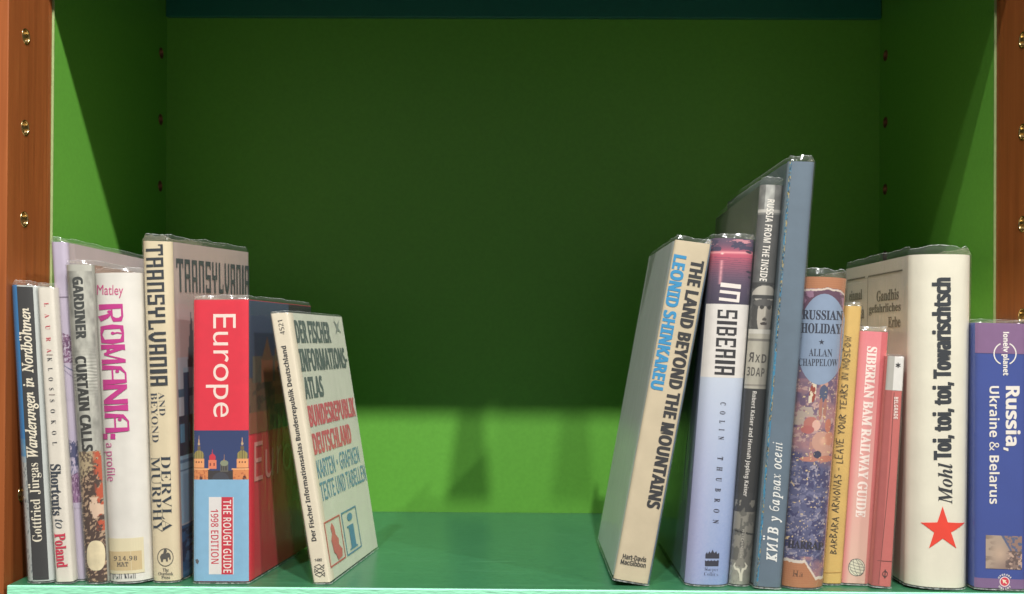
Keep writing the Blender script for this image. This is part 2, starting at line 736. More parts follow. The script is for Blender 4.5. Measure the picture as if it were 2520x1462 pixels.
        if left:
            me.materials.append(paper('%s_left' % s.root.name, left, 0.45, 0.06, 40, 0.1))
            idx[:(nr - 1) * (nc - 1)][col_of < nL - 1] = len(me.materials) - 1
        if right:
            me.materials.append(paper('%s_right' % s.root.name, right, 0.45, 0.06, 40, 0.1))
            idx[:(nr - 1) * (nc - 1)][col_of >= nL + len(nsp)] = len(me.materials) - 1
        me.polygons.foreach_set('material_index', idx)
        s.cover = o

    def build_pages(s):
        m = s.th / s.W + 0.004
        t0, t1 = (0.013, 0.985) if s.hard else (0.003, 0.997)
        w0, w1 = (0.05, 0.965) if s.hard else (0.03, 0.997)
        V = []
        for w in (w0, w1):
            for a, t in ((m, t0), (1 - m, t0), (1 - m, t1), (m, t1)):
                V.append(s.front(a, t) + s.dvec(t) * w - s.org)
        F = [(0, 1, 2, 3), (5, 4, 7, 6), (4, 0, 3, 7), (1, 5, 6, 2), (3, 2, 6, 7), (4, 5, 1, 0)]
        link('page_block', mesh('page_block', V, F), paper('page_paper', rgb(222, 208, 176), 0.7, 0.12, 500, 0.15), s.root)

    def build_film(s, ext):
        sd = s.seed * 31
        wl = np.array([0.985, 0.9, 0.8, 0.7, 0.6, 0.5, 0.4, 0.3, 0.2, 0.12, 0.06, 0.02])
        ns = np.linspace(0, 1, 21)
        cols = [('L', w) for w in wl] + [('S', a) for a in ns] + [('R', w) for w in wl[::-1]]
        arc = []
        d = 0.0
        for i, (f, x) in enumerate(cols):
            arc.append(d)
            d += {'L': s.dep / 12, 'S': s.W / 20, 'R': s.dep / 12}[f]
        arc = np.array(arc)
        k = ext / s.H
        T = np.concatenate([[-0.0011 / s.H, 0.0, 0.012], np.linspace(0.04, 0.97, 22), [0.99, 1.0, 1 + k * 0.35, 1 + k * 0.7, 1 + k * 0.92, 1 + k]])
        nt, nc = len(T), len(cols)
        P = np.zeros((nt, nc, 3))
        rim = np.zeros((nt, nc))
        jag = 0.62 + 0.55 * fbm(arc * 190, arc * 0 + sd, sd, 4) + 0.12 * fbm(arc * 900, arc * 0 + sd, sd + 5, 2) - 0.06
        for j, (f, x) in enumerate(cols):
            tt = np.where(T > 1, 1 + (T - 1) * jag[j], T)
            off = 0.0007 + 0.0005 * fbm(arc[j] * 110, tt * s.H * 28, sd + 2, 3)
            over = np.clip((T - 1) / k, 0, 1)
            off = off - over * (0.0016 + 0.002 * (fbm(arc[j] * 160, tt * 0 + 3, sd + 9, 2) - .4))
            if f == 'S':
                P[:, j] = s.spine(np.full(nt, x), tt, off)
            else:
                P[:, j] = s.side(-1 if f == 'L' else 1, np.full(nt, x), tt, off)
            rim[:, j] = np.where(T >= 1 + k * 0.99, 0.75, np.where(T <= -0.0005 / s.H, 0.6, 0.0))
            rim[-3, j] = 0.03
        P[..., 2] = np.maximum(P[..., 2], 0.0005)
        me = fast_mesh('plastic_sleeve', P.reshape(-1, 3) - s.org, grid_faces(nt, nc), rim=rim.ravel())
        link('plastic_sleeve', me, film_mat(), s.root)

    # --- print
    def add(s, name, face, p, q, F, mat, off=None, z=None, parent=None):
        if off is None:
            s.layer += 1
            off = 0.00016 + 0.000012 * s.layer
        p, q = np.asarray(p, float), np.asarray(q, float)
        zz = np.zeros(p.shape) if z is None else np.asarray(z, float)
        if face == 'S':
            bm = bmesh.new()
            vs = [bm.verts.new((a, b, c)) for a, b, c in zip(p, q, zz)]
            for f in F:
                try:
                    bm.faces.new([vs[i] for i in f])
                except ValueError:
                    pass
            lo, hi = p.min(), p.max()
            for k in range(1, 20):
                if lo < k / 20 < hi:
                    bmesh.ops.bisect_plane(bm, geom=bm.verts[:] + bm.edges[:] + bm.faces[:], plane_co=(k / 20, 0, 0), plane_no=(1, 0, 0), dist=1e-6)
            bm.verts.index_update()
            A = np.array([v.co[:] for v in bm.verts])
            F = [[v.index for v in f.verts] for f in bm.faces]
            bm.free()
            p, q, zz = A[:, 0], A[:, 1], A[:, 2]
        V = s.surf(face, p, q, off + zz * 0.000006) - s.org
        return link(name, mesh(name, V, F), mat, parent or s.root)

    def text(s, body, style, p0, p1, h, col, face='S', name='lettering', coords='img', wsub=0, **k):
        """lettering from p0 to p1 (its centre line, reading direction), ink height h; photo units."""
        if isinstance(body, list):
            V, F = runs2d(body)
            Z = None
        elif isinstance(body, tuple):
            V, F, Z = strokes2d(body[0])
        else:
            off = k.get('off', 0)
            V, F = text2d(body, style, min(off, 0.006), k.get('space', 1), k.get('shear', 0))
            Z = None
            if off > 0.007:                    # heavier face: the outline struck twice, a hair apart
                n, dx = len(V), 2.4 * (off - 0.004)
                V = np.vstack([V, V + np.array([dx, 0])])
                F = F + [tuple(i + n for i in f) for f in F]
                Z = np.repeat([0, 1], n)
        lo, hi = V.min(0), V.max(0)
        a = (V[:, 0] - lo[0]) / (hi[0] - lo[0])
        b = (V[:, 1] - lo[1]) / (hi[1] - lo[1]) - 0.5
        p0, p1 = np.array(p0, float), np.array(p1, float)
        d = p1 - p0
        if coords == 'img':
            up = np.array([d[1], -d[0]]) / np.linalg.norm(d)
            I = p0 + a[:, None] * d + b[:, None] * h * up
            p, q = s.inv(face, I[:, 0], I[:, 1])
        else:                                  # face coordinates: p1 - p0 along, h in second coordinate
            p, q = p0[0] + a * d[0], p0[1] + a * d[1] + b * h
        return s.add(name, face, p, q, F, ink(col) if isinstance(col, tuple) else col, z=Z, parent=k.get('parent'))

    def poly(s, name, pts, col, face='S', coords='img', parent=None, nsub=0):
        pts = [tuple(q) for q in pts]
        A = np.array(pts, float)
        p, q = s.inv(face, A[:, 0], A[:, 1]) if coords == 'img' else (A[:, 0], A[:, 1])
        from mathutils.geometry import tessellate_polygon
        tris = tessellate_polygon([[Vector((x, -y, 0)) for x, y in pts]])
        F = [tuple(t) for t in tris]
        return s.add(name, face, p, q, F, ink(col) if isinstance(col, tuple) else col, parent=parent)

    def strip(s, name, rect, col, face='S', parent=None, nx=8, ny=24):
        """a printed colour field: rect in face coordinates p0,q0,p1,q1, following the surface."""
        p0, q0, p1, q1 = rect
        P, Q = np.meshgrid(np.linspace(p0, p1, nx), np.linspace(q1, q0, ny))
        return s.add(name, face, P.ravel(), Q.ravel(), grid_faces(ny, nx)[:, ::-1], ink(col) if isinstance(col, tuple) else col, parent=parent)

    def picture(s, name, rect, painter, face='S', nx=60, ny=60, img=None, parent=None, mat=None):
        """rect p0,q0,p1,q1 in face coordinates (q1 top); painter(Pic) fills colours in photo sRGB 0..255."""
        p0, q0, p1, q1 = rect
        X, Y = np.meshgrid(np.linspace(0, 1, nx), np.linspace(0, 1, ny))
        pic = Pic(X, Y, (128, 128, 128))
        pic.ar = (q1 - q0) * s.H / ((p1 - p0) * (s.W if face == 'S' else s.dep))
        painter(pic)
        c = lin(np.clip(pic.c, 0, 255) / 255.0).reshape(-1, 3)
        P, Q = p0 + (p1 - p0) * X.ravel(), q1 + (q0 - q1) * Y.ravel()
        s.layer += 1
        V = s.surf(face, P, Q, np.full(P.shape, 0.00012 + 0.000012 * s.layer)) - s.org
        me = fast_mesh(name, V, grid_faces(ny, nx)[:, ::-1], col=c)
        return link(name, me, mat or print_mat(), parent or s.root)

    def q_at(s, v, u=None, face='S'):
        u = proj(s.surf(face, np.array(0.5), np.array(0.5)))[0] if u is None else u
        return float(s.inv(face, np.array([u]), np.array([float(v)]))[1][0])

    def p_at(s, u, v, face='S'):
        return float(s.inv(face, np.array([float(u)]), np.array([float(v)]))[0][0])


def circ(cx, cy, rx, ry=None, n=20, a0=0, a1=math.tau):
    ry = rx if ry is None else ry
    return [(cx + rx * math.cos(a0 + (a1 - a0) * i / n), cy + ry * math.sin(a0 + (a1 - a0) * i / n)) for i in range(n)]


def img_strokes(book, name, lines, col, face='S', parent=None):
    """line work given in photo units: [(points, width)]"""
    V, F, Z = strokes2d(lines)
    p, q = book.inv(face, V[:, 0], V[:, 1])
    return book.add(name, face, p, q, F, ink(col), z=Z, parent=parent)
# ------------------------------------------------------------------ the bookcase
WOOD_L = wood_mat('cherry_wood', rgb(124, 66, 31), rgb(152, 84, 42), rgb(168, 98, 52))
GREEN = painted('lime_green_lacquer', rgb(100, 166, 62), 0.42, 0.05, 300)
TEAL = painted('teal_green_lacquer', rgb(48, 100, 70), 0.28, 0.10, 220, var=0.09, scuff=0.35)
MINT = painted('mint_edge_paint', rgb(156, 232, 194), 0.5, 0.6, 420, (0.28, 1, 1.6), 0.10)
RAILM = painted('dark_teal_lacquer', rgb(34, 108, 98), 0.35, 0.05, 200)
BRASS = bpy.data.materials.new('polished_brass')
_nt, _b = nodes_of(BRASS)
_b.inputs['Base Color'].default_value = (0.62, 0.46, 0.22, 1)
_b.inputs['Metallic'].default_value = 1.0
_b.inputs['Roughness'].default_value = 0.22
EDGE = paper('pale_laminate_edge', rgb(170, 190, 130), 0.5, 0.1, 200, 0)

ZTOP, ZBOT = 0.56, -0.10
Z0, PITCHH, HR = -0.0065, 0.064, 0.0050
YHF, YHB = 0.0239, 0.2878


def cut_holes(me, holes, x_face, depth, sgn):
    """drill real sockets into a board's inner face (evaluated once, cutter removed)."""
    bm = bmesh.new()
    for (y, z) in holes:
        r = bmesh.ops.create_cone(bm, cap_ends=True, segments=24, radius1=HR, radius2=HR, depth=2 * depth)
        bmesh.ops.rotate(bm, verts=r['verts'], cent=(0, 0, 0), matrix=Matrix.Rotation(math.pi / 2, 3, 'Y'))
        bmesh.ops.translate(bm, verts=r['verts'], vec=(x_face, y, z))
    cm = bpy.data.meshes.new('cutter')
    bm.to_mesh(cm)
    bm.free()
    a, c = bpy.data.objects.new('tmp_board', me), bpy.data.objects.new('tmp_cutter', cm)
    COL.objects.link(a)
    COL.objects.link(c)
    md = a.modifiers.new('b', 'BOOLEAN')
    md.operation, md.object, md.solver = 'DIFFERENCE', c, 'EXACT'
    dg = bpy.context.evaluated_depsgraph_get()
    out = bpy.data.meshes.new_from_object(a.evaluated_get(dg))
    bpy.data.objects.remove(a)
    bpy.data.objects.remove(c)
    bpy.data.meshes.remove(cm)
    return out


def socket_mesh():
    """brass sleeve, axis +x pointing into the board, flange at x = 0."""
    prof = [(0.0, HR + 0.0005), (-0.0004, HR + 0.0004), (-0.0004, HR - 0.0001), (0.0003, HR - 0.0004), (0.0085, HR - 0.0005), (0.0086, 0.0)]
    n = 28
    V, F = [], []
    for x, r in prof:
        for i in range(n):
            V.append((x, r * math.cos(i * math.tau / n), r * math.sin(i * math.tau / n)))
    for k in range(len(prof) - 1):
        for i in range(n):
            j = (i + 1) % n
            F.append((k * n + i, k * n + j, (k + 1) * n + j, (k + 1) * n + i))
    return mesh('shelf_pin_socket', V, F, True)


SOCK = socket_mesh()
SOCK.materials.append(BRASS)
DULLM = bpy.data.materials.new('dull_reddish_metal')  # darker, rougher, reddish metal for the rear row of sockets
_nt, _b = nodes_of(DULLM)
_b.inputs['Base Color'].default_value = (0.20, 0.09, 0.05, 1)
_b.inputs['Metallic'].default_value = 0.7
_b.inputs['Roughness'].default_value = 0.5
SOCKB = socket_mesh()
SOCKB.materials.append(DULLM)
case = empty('bookcase', (0, DEPTH / 2, 0))
tag(case, 'wooden bookcase bay with lime green inner panels and brass shelf sockets', 'bookcase')


def kid(name, me, mat, parent):
    me.transform(Matrix.Translation((0, -DEPTH / 2, 0))) if parent is case else None
    return link(name, me, mat, parent)


for sgn, X in ((-1, XL), (1, XR)):
    def bx(n, d0, d1, y0, y1, z0=ZBOT, z1=ZTOP, bev=0.0):
        a, b_ = X + sgn * d0, X + sgn * d1
        return box_mesh(n, min(a, b_), max(a, b_), y0, y1, z0, z1, bev)
    fz = [(YHF, Z0 + PITCHH * k) for k in range(0, 8)]
    bz = [(YHB, Z0 + PITCHH * k) for k in range(0, 8)]
    pm = cut_holes(bx('side_panel', 0.0, 0.024, YW, DEPTH + 0.02), bz, X, 0.012, sgn)
    panel = kid('side_panel', pm, GREEN, case)
    em = cut_holes(bx('wood_edging', 0.0, 0.07, 0.0, 0.0585, bev=0.0008), fz, X, 0.012, sgn)
    edging = kid('wood_edging', em, WOOD_L, case)
    kid('wood_bead', bx('wood_bead', 0.0007, 0.068, 0.0592, 0.0652, bev=0.0012), WOOD_L, case)
    kid('laminate_edge', bx('laminate_edge', -0.0004, 0.02, 0.0653, 0.0661), EDGE, case)
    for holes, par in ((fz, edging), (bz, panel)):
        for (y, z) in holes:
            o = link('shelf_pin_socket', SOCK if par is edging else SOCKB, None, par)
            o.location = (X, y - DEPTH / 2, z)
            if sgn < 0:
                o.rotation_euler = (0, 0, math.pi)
kid('back_panel', box_mesh('back_panel', XL, XR, DEPTH, DEPTH + 0.012, ZBOT, ZTOP), GREEN, case)
zr = at_y(1259, 48, DEPTH)[2]
kid('back_rail', box_mesh('back_rail', XL + 0.0005, XR - 0.0005, DEPTH - 0.006, DEPTH - 0.0002, zr, ZTOP - 0.001, 0.0008), RAILM, case)

# the shelf the books stand on, and the shelf above it that shades the bay
SHW = 0.0028
sh = tag(empty('shelf_board', (0, DEPTH / 2, -0.011)), 'teal green shelf board with pale mint front edge under the books', 'shelf')
link('board', box_mesh('board', XL + SHW, XR - SHW, 0.0012 - DEPTH / 2, DEPTH / 2 - 0.001, -0.0105, 0.011, 0.0006), TEAL, sh)
link('front_edge', box_mesh('front_edge', XL + SHW - 0.0003, XR - SHW + 0.0003, -0.0006 - DEPTH / 2, 0.0011 - DEPTH / 2, -0.0107, 0.01085, 0.0008), MINT, sh)
up = tag(empty('shelf_board', (0, DEPTH / 2, 0.514)), 'teal shelf board overhead that shades the upper bay', 'shelf')
link('board', box_mesh('board', XL + 0.0001, XR - 0.0001, -0.0055 - DEPTH / 2, DEPTH / 2 - 0.0075, -0.011, 0.011, 0.0006), TEAL, up)
link('front_edge', box_mesh('front_edge', XL + 0.0001, XR - 0.0001, -0.0073 - DEPTH / 2, -0.0056 - DEPTH / 2, -0.011, 0.011, 0.0006), MINT, up)

# added unseen blocker hung from the overhead shelf, shaped to shade the back panel
lampA = np.array([LAMPS[0][0], -1.30, LAMPS[0][1]])
hp = []
for u_, v_ in ((1096, 1236), (1206, 1236), (1188, 1008), (1128, 1008)):
    w_ = at_y(u_, v_, DEPTH)
    k_ = (-0.0088 - w_[1]) / (lampA[1] - w_[1])
    hp.append(w_ + (lampA - w_) * k_)
hz = 0.5245
for i_, j_ in ((3, 0), (2, 1)):
    d_ = (hp[i_] - hp[j_]) / (hp[i_][2] - hp[j_][2])
    hp[i_] = hp[j_] + d_ * (hz - hp[j_][2])
hv = [q - np.array([0, DEPTH / 2, 0.514]) for q in hp]
hv = hv + [q + np.array([0, 0.0012, 0]) for q in hv]
link('shade_blocker', mesh('shade_blocker', hv, [(0, 1, 2, 3), (7, 6, 5, 4), (0, 4, 5, 1), (1, 5, 6, 2), (2, 6, 7, 3), (3, 7, 4, 0)]), paper('blocker_card', rgb(226, 222, 208), 0.5, 0.05, 90, 0.05), up)

# ------------------------------------------------------------------ the books
BLACK, DARK = (28, 28, 30), (40, 44, 50)
GRP = 'books standing to the left of the gap'
N = fbm

# --- dark travel book with a blue edge
L1 = Book('hardback_book', 'narrow black spined book with blue left edge beside the wooden post', (30, 701), (97, 704), (137, 1436), (70, 1438), 0.15,
          b=0.004, p=3.2, color=rgb(196, 200, 196), film=0.0034, seed=1)


def p_l1(k):
    k.c[:] = (40, 128, 190)
    y = k.Y
    k.mix(y > 0.57 + 0.02 * N(k.X * 3, y * 30, 2), (188, 192, 188))
    k.mix((N(k.X * 8, y * 90, 5) > 0.62) & (y > 0.6), (120, 130, 132))
    k.mix(((y > 0.52) & (y < 0.6)) * N(k.X * 4, y * 60, 8), (150, 175, 190))


PE = L1.p_at(62, 1075)
L1.picture('edge_print', (0.0, 0.0, PE, 1.0), p_l1, nx=8, ny=200)
L1.strip('spine_panel', (PE, 0.005, 0.83, 0.995), (48, 47, 48), nx=14)
L1.text([('Gottfried', 'bser', 1, {'off': -0.004, 'gap': .3}), ('Jürgas', 'bser', 1, {'off': -0.004, 'gap': .34}), ('Wanderungen', 'iser', 1.06, {'off': .016, 'gap': .3}),
         ('in', 'iser', 1.06, {'off': .016, 'gap': .3}), ('Nordböhmen', 'iser', 1.06, {'off': .016})], None, (93.5, 1333), (63, 758), 39, (238, 228, 205))

# --- white paperback with red and black lettering
L2 = Book('paperback_book', 'slim white spined paperback with red and black serif lettering next to the black spine', (93, 708), (133, 707), (181, 1438), (138.5, 1439), 0.14,
          b=0.0015, p=6, color=rgb(226, 218, 204), hard=False, film=0.003, seed=2)
for w_, v0, v1, c_ in (('LAURA', 745, 868, (205, 60, 80)), ('KLOS', 880, 960, (60, 62, 70)), ('SOKOL', 983, 1095, (60, 62, 70))):
    L2.text(w_, 'bser', (114 + (v0 - 745) * 0.0605, v0), (114 + (v1 - 745) * 0.0605, v1), 11.5, c_, off=-0.004, space=2.6)
for v_ in (873, 971):
    u_ = 114 + (v_ - 745) * 0.0605
    img_strokes(L2, 'divider_line', [([(u_ - 7, v_), (u_ + 8, v_)], 1.6)], (150, 130, 125))
L2.text('Shortcuts', 'bser', (136.5, 1142), (141.5, 1268), 26, (42, 52, 66), off=0.008)
L2.text('to', 'iser', (145, 1277), (147, 1300), 20, (62, 74, 86))
L2.text('Poland', 'bser', (147, 1312), (153.5, 1396), 27, (205, 45, 75), off=0.008)

# --- tall lilac book behind
L3 = Book('hardback_book', 'tall lilac book with plum town engraving on its narrow spine', (127, 596), (167, 597), (214, 1438), (181.5, 1438), 0.165,
          b=0.003, p=4, y0=0.012, color=rgb(190, 178, 198), right=rgb(196, 180, 186), film=0.0036, seed=3)


def p_l3(k):
    k.c[:] = (188, 176, 196)
    X, Y = k.X, k.Y
    sky = 0.19 + 0.10 * X + 0.05 * (N(X * 5, Y * 0, 3) - .5)
    roofs = (Y > sky) & (Y < 0.57)
    k.mix(roofs * (N(X * 9, Y * 60, 4, 3) > 0.44), (126, 84, 120))
    k.mix(roofs * (N(X * 14, Y * 110, 6, 2) > 0.62), (200, 186, 204))
    k.mix(roofs * (N(X * 6, Y * 40, 9, 2) > 0.6), (100, 62, 98))
    k.mix(np.abs(Y - 0.57 - 0.10 * X) < 0.006, (70, 80, 120))
    k.mix(np.abs(Y - 0.61 - 0.14 * X) < 0.004, (110, 96, 130))


def p_l3b(k):
    k.c[:] = (186, 174, 196)
    X, Y = k.X, k.Y
    tree = (Y > 0.10 + 0.06 * N(X * 4, Y * 0, 4)) & (Y < 0.46)
    k.mix(tree * (N(X * 10, Y * 22, 11, 3) > 0.42), (70, 72, 110))
    k.mix((Y > 0.44) & (N(X * 6, (Y + .3 * X) * 40, 12, 2) > 0.55) & (Y < 0.62), (120, 116, 150))
    bank = (Y > 0.60 - 0.08 * X) & (Y < 0.93)
    k.mix(bank, (146, 106, 146))
    k.mix(bank * (N(X * 9, Y * 24, 13, 3) > 0.52), (108, 70, 108))
    k.mix(bank * (N(X * 12, Y * 34, 19, 2) > 0.66), (182, 156, 182))


L3.picture('town_engraving', (0.12, L3.q_at(985), 1.0, L3.q_at(770)), p_l3, nx=30, ny=140)
L3.picture('river_engraving', (0.3, L3.q_at(1245), 1.0, L3.q_at(1060)), p_l3b, nx=30, ny=120)
img_strokes(L3, 'spine_rule', [([(136, 732), (170, 731)], 2.0)], (120, 104, 130))

# --- grey book with oval sticker
L4 = Book('hardback_book', 'grey streaked book with orange and brown lower spine and pale oval sticker', (164, 652), (232, 652), (271, 1440), (213, 1441), 0.15,
          b=0.004, p=3.4, color=rgb(150, 148, 138), right=rgb(150, 120, 112), film=0.0036, seed=4, rough=0.4)


def p_l4(k):
    X, Y = k.X, k.Y
    g = 118 + 70 * N(X * 6, Y * 40, 1, 4)
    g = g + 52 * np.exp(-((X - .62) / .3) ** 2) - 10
    band = np.exp(-((Y - 0.345) / 0.05) ** 2)
    g = g + band * 60 * (np.sin(Y * 620 + 6 * N(X * 3, Y * 60, 2)) * 0.5)
    g = np.where(Y < 0.02, 190, g)
    k.c = np.stack([g * 0.97, g * 0.96, g * 0.90], -1)
    low = Y > 0.585 + 0.01 * N(X * 3, Y * 10, 4)
    k.mix(low, (178, 158, 124))
    sp = N(X * 12, Y * 150, 6, 3)
    k.mix(low & (sp > 0.52), (96, 78, 62))
    dark = Y > 0.68 - 0.07 * X + 0.02 * N(X * 4, Y * 30, 4)
    k.mix(dark, (72, 50, 42))
    k.mix(dark & (N(X * 9 + Y * 60, Y * 130, 8, 3) > 0.60), (176, 146, 118))
    k.mix(low * np.clip((X - 0.72 + 0.12 * N(X * 4, Y * 40, 9)) * 6, 0, 1) * (Y < 0.84) * (N(X * 7, Y * 70, 3) > .45), (186, 78, 44))
    k.mix(dark * (Y < .8) * (Y > .735) * (X > .45) * (N(X * 3, Y * 60, 21) > .52), (216, 186, 160))


L4.picture('spine_print', (0.0, 0.0, 0.93, 1.0), p_l4, nx=50, ny=420)
L4.text('GARDINER', 'bsans', (190.5, 681), (200.5, 835), 26, (58, 60, 58), off=0.026)
L4.text('CURTAIN CALLS', 'bsans', (198, 876), (216, 1111), 27, (48, 48, 46), off=0.026)
L4.poly('oval_sticker', [(236.5 + 22.5 * (abs(math.cos(a)) ** .75) * math.copysign(1, math.cos(a)), 1367 + 37 * (abs(math.sin(a)) ** .8) * math.copysign(1, math.sin(a))) for a in np.arange(32) * math.tau / 32],
        paper('aged_sticker', rgb(226, 210, 172), 0.55, 0.16, 160, 0.2))

# --- thick white book with magenta lettering
L5 = Book('hardback_book', 'thick white book with large magenta display lettering and a tan shelf mark label', (231, 674), (350, 672), (375, 1438), (269, 1442), 0.155,
          b=0.008, p=3.0, color=rgb(228, 223, 214), right=rgb(170, 92, 104), film=0.0038, seed=5, wear=0.08)
L5.text('Matley', 'sans', (239, 717), (303, 718), 32, (206, 74, 132), name='author_lettering')
RM = (198, 40, 136)
_s = []


def art(letter, x):
    """heavy display capitals with ball terminals, drawn as strokes in a unit cell."""
    T, t = 0.20, 0.075
    ball = lambda cx, cy, r=0.085: ([(cx - r, cy), (cx - r * .6, cy), (cx, cy), (cx + r * .6, cy), (cx + r, cy)], [0.01, r * 1.6, r * 2, r * 1.6, 0.01])
    g = {'R': [([(0.10, 0), (0.10, 1)], [T * 1.5, T * 1.2]), ([(0.0, 0.955), (0.62, 0.955), (0.80, 0.86), (0.80, 0.62), (0.62, 0.52), (0.25, 0.52)], [t, t * 1.2, T, T, t * 1.2, t]),
               ([(0.45, 0.52), (0.60, 0.30), (0.72, 0.0)], [t, T * 1.1, T * 1.5]), ball(0.36, 0.42)],
         'O': [([(0.5, 0.96), (0.14, 0.90), (0.10, 0.5), (0.14, 0.10), (0.5, 0.04)], [t, T * .9, T * 1.25, T * .9, t]),
               ([(0.5, 0.955), (0.84, 0.90), (0.88, 0.5), (0.84, 0.10), (0.5, 0.045)], [t, T * .9, T * 1.25, T * .9, t]), ([(0.5, .96), (.42, .72), (0.46, 0.55)], [t, t, t]), ball(0.44, 0.52)],
         'M': [([(0.09, 0), (0.09, 1)], [T * 1.3, T * .9]), ([(0.0, .965), (0.30, .965)], t), ([(0.15, 0.95), (0.48, 0.12)], [T, T * .6]), ([(0.48, 0.12), (0.80, .95)], [t, t]),
               ([(0.87, 0), (0.87, 1)], [T * 1.3, T * .9]), ball(0.30, 0.30)],
         'A': [([(0.88, 0), (0.88, 0.955)], [T * 1.4, T]), ([(0.95, 0.965), (0.45, 0.965), (0.16, 0.75), (0.10, 0)], [t, t, T * .8, T * 1.35]), ([(0.18, 0.42), (0.85, 0.42)], t), ball(0.34, 0.62), ([(0.2, .72), (.34, .62)], t)],
         'N': [([(0.09, 0), (0.09, 1)], [T * 1.35, T]), ([(0.12, 0.93), (0.86, 0.08)], [T * 1.1, T * 1.1]), ([(0.88, 0.0), (0.88, 1)], [T, T * 1.3])],
         'I': [([(0.15, 0), (0.15, 0.5), (0.15, 1)], [T * 1.7, T * 1.25, T * 1.7])]}[letter]
    return [([(px + x, py) for px, py in pts], w) for pts, w in g]


x_ = 0
for ch_ in 'ROMANIA':
    _s += art(ch_, x_)
    x_ += 0.42 if ch_ == 'I' else 1.06
L5.text((_s,), None, (271, 748), (288, 1064), 62, RM, name='title_lettering')
for v_ in (1074,):
    for du in (-1, 1):
        u_ = 268.5 + du * 9.5
        L5.poly('colon_dot', [(u_ - 6, v_ - 7), (u_ + 6, v_ - 7), (u_ + 6, v_ + 7), (u_ - 6, v_ + 7)], RM)
L5.text('a profile', 'gothic', (268, 1090), (272, 1184), 25, (206, 84, 148), name='subtitle_lettering')
lab = L5.strip('label_tape', (0.0, L5.q_at(1412), 0.88, L5.q_at(1325)), paper('old_tape', rgb(226, 214, 178), 0.35, 0.05, 80, 0.1), ny=8)
lab = L5.strip('shelf_label', (0.0, L5.q_at(1404, 300), 0.84, L5.q_at(1357, 300)), paper('tan_label', rgb(208, 184, 138), 0.5, 0.08, 80, 0.1), ny=8)
L5.text('914.98', 'tt', (280.5, 1374), (337, 1373), 11.5, (92, 86, 76), off=0.012)
L5.text('MAT', 'tt', (288, 1389), (316, 1388), 11, (92, 86, 76), off=0.012)
L5.text('Pall Mall', 'bser', (277, 1418), (334, 1416), 13, (70, 72, 78), off=-0.015, name='publisher_lettering')

# --- cream jacketed book with black block title
L6 = Book('hardback_book', 'cream jacketed book with tall black block title and a pink grey front cover', (352, 594), (424, 596), (446, 1437), (378, 1438), 0.150,
          dx=0.0085, dzt=0.006, dxt=0.013, b=0.0045, p=4.2, y0=0.008, color=rgb(222, 206, 172), right=rgb(190, 170, 164), film=0.0052, seed=6)
G = {'T': [((0, .93), (1, .93), .15), ((.5, 0), (.5, .95), .3), ((0, .72), (0, 1), .14), ((1, .72), (1, 1), .14)],
     'R': [((.14, 0), (.14, 1), .28), ((.14, .93), (.9, .93), .14), ((.14, .48), (.9, .48), .14), ((.84, .42), (.84, 1), .28), ((.84, 0), (.84, .40), .28)],
     'A': [((.14, 0), (.14, 1), .28), ((.14, .93), (.9, .93), .14), ((.14, .40), (.9, .40), .14), ((.84, 0), (.84, 1), .28)],
     'N': [((.14, 0), (.14, 1), .28), ((.14, .93), (.9, .93), .14), ((.84, 0), (.84, 1), .28)],
     'S': [((.14, .46), (.14, 1), .28), ((0, .93), (1, .93), .14), ((0, .5), (1, .5), .14), ((.86, 0), (.86, .54), .28), ((0, .07), (1, .07), .14), ((.1, 0), (.1, .26), .2), ((.9, .74), (.9, 1), .2)],
     'Y': [((.14, .46), (.14, 1), .28), ((.86, .46), (.86, 1), .28), ((0, .5), (1, .5), .14), ((.5, 0), (.5, .52), .3)],
     'L': [((.2, 0), (.2, 1), .3), ((.1, .07), (1, .07), .14), ((.92, 0), (.92, .3), .16)],
     'V': [((.14, .3), (.14, 1), .28), ((.86, .3), (.86, 1), .28), ((.14, .32), (.5, .05), .24), ((.86, .32), (.5, .05), .24)],
     'B': [((.14, 0), (.14, 1), .28), ((.1, .93), (.86, .93), .14), ((.1, .5), (.86, .5), .14), ((.1, .07), (.86, .07), .14), ((.86, .08), (.86, .44), .28), ((.84, .56), (.84, .92), .28)],
     'E': [((.14, 0), (.14, 1), .28), ((.1, .93), (1, .93), .14), ((.1, .5), (.8, .5), .14), ((.1, .07), (1, .07), .14), ((.94, .72), (.94, 1), .14), ((.94, 0), (.94, .28), .14)],
     'I': [((.2, 0), (.2, 1), .4)]}


def block(word):
    out, x = [], 0
    for c in word:
        wd = 0.4 if c == 'I' else 1.0
        for (a, b2, w) in G[c]:
            out.append(([(a[0] + x, a[1]), (b2[0] + x, b2[1])], w))
        x += wd + 0.30
    return out


L6.text((block('TRANSYLVANIA'),), None, (378.5, 602), (391, 948), 44, (40, 46, 54), name='title_lettering')
L6.text('AND', 'bser', (397, 965), (400, 1022), 15, (58, 64, 76), off=-0.008)
L6.text('BEYOND', 'bser', (378.5, 966), (383, 1088), 16, (58, 64, 76), off=-0.008)
L6.text('DERVLA', 'bser', (407.5, 1121), (412, 1308), 24, (38, 50, 64), off=-0.008, name='author_lettering')
L6.text('MURPHY', 'bser', (382, 1124), (388.5, 1310), 22, (38, 50, 64), off=-0.008, name='author_lettering')
img_strokes(L6, 'emblem_ring', [(circ(407, 1371, 19, 21.5, 36) + [(426, 1371)], 1.7)], (92, 88, 82))
eleph = [(396, 1378), (394, 1370), (397, 1364), (403, 1361), (409, 1362), (413, 1359), (418, 1362), (420, 1368), (420, 1376), (417, 1377), (416, 1370), (413, 1372), (413, 1381), (409, 1381), (408, 1375), (402, 1375), (401, 1382), (397, 1382)]
L6.poly('elephant_emblem', eleph, (84, 80, 76))
L6.poly('elephant_rider', [(402, 1361), (404, 1352), (408, 1350), (411, 1354), (409, 1361)], (84, 80, 76))
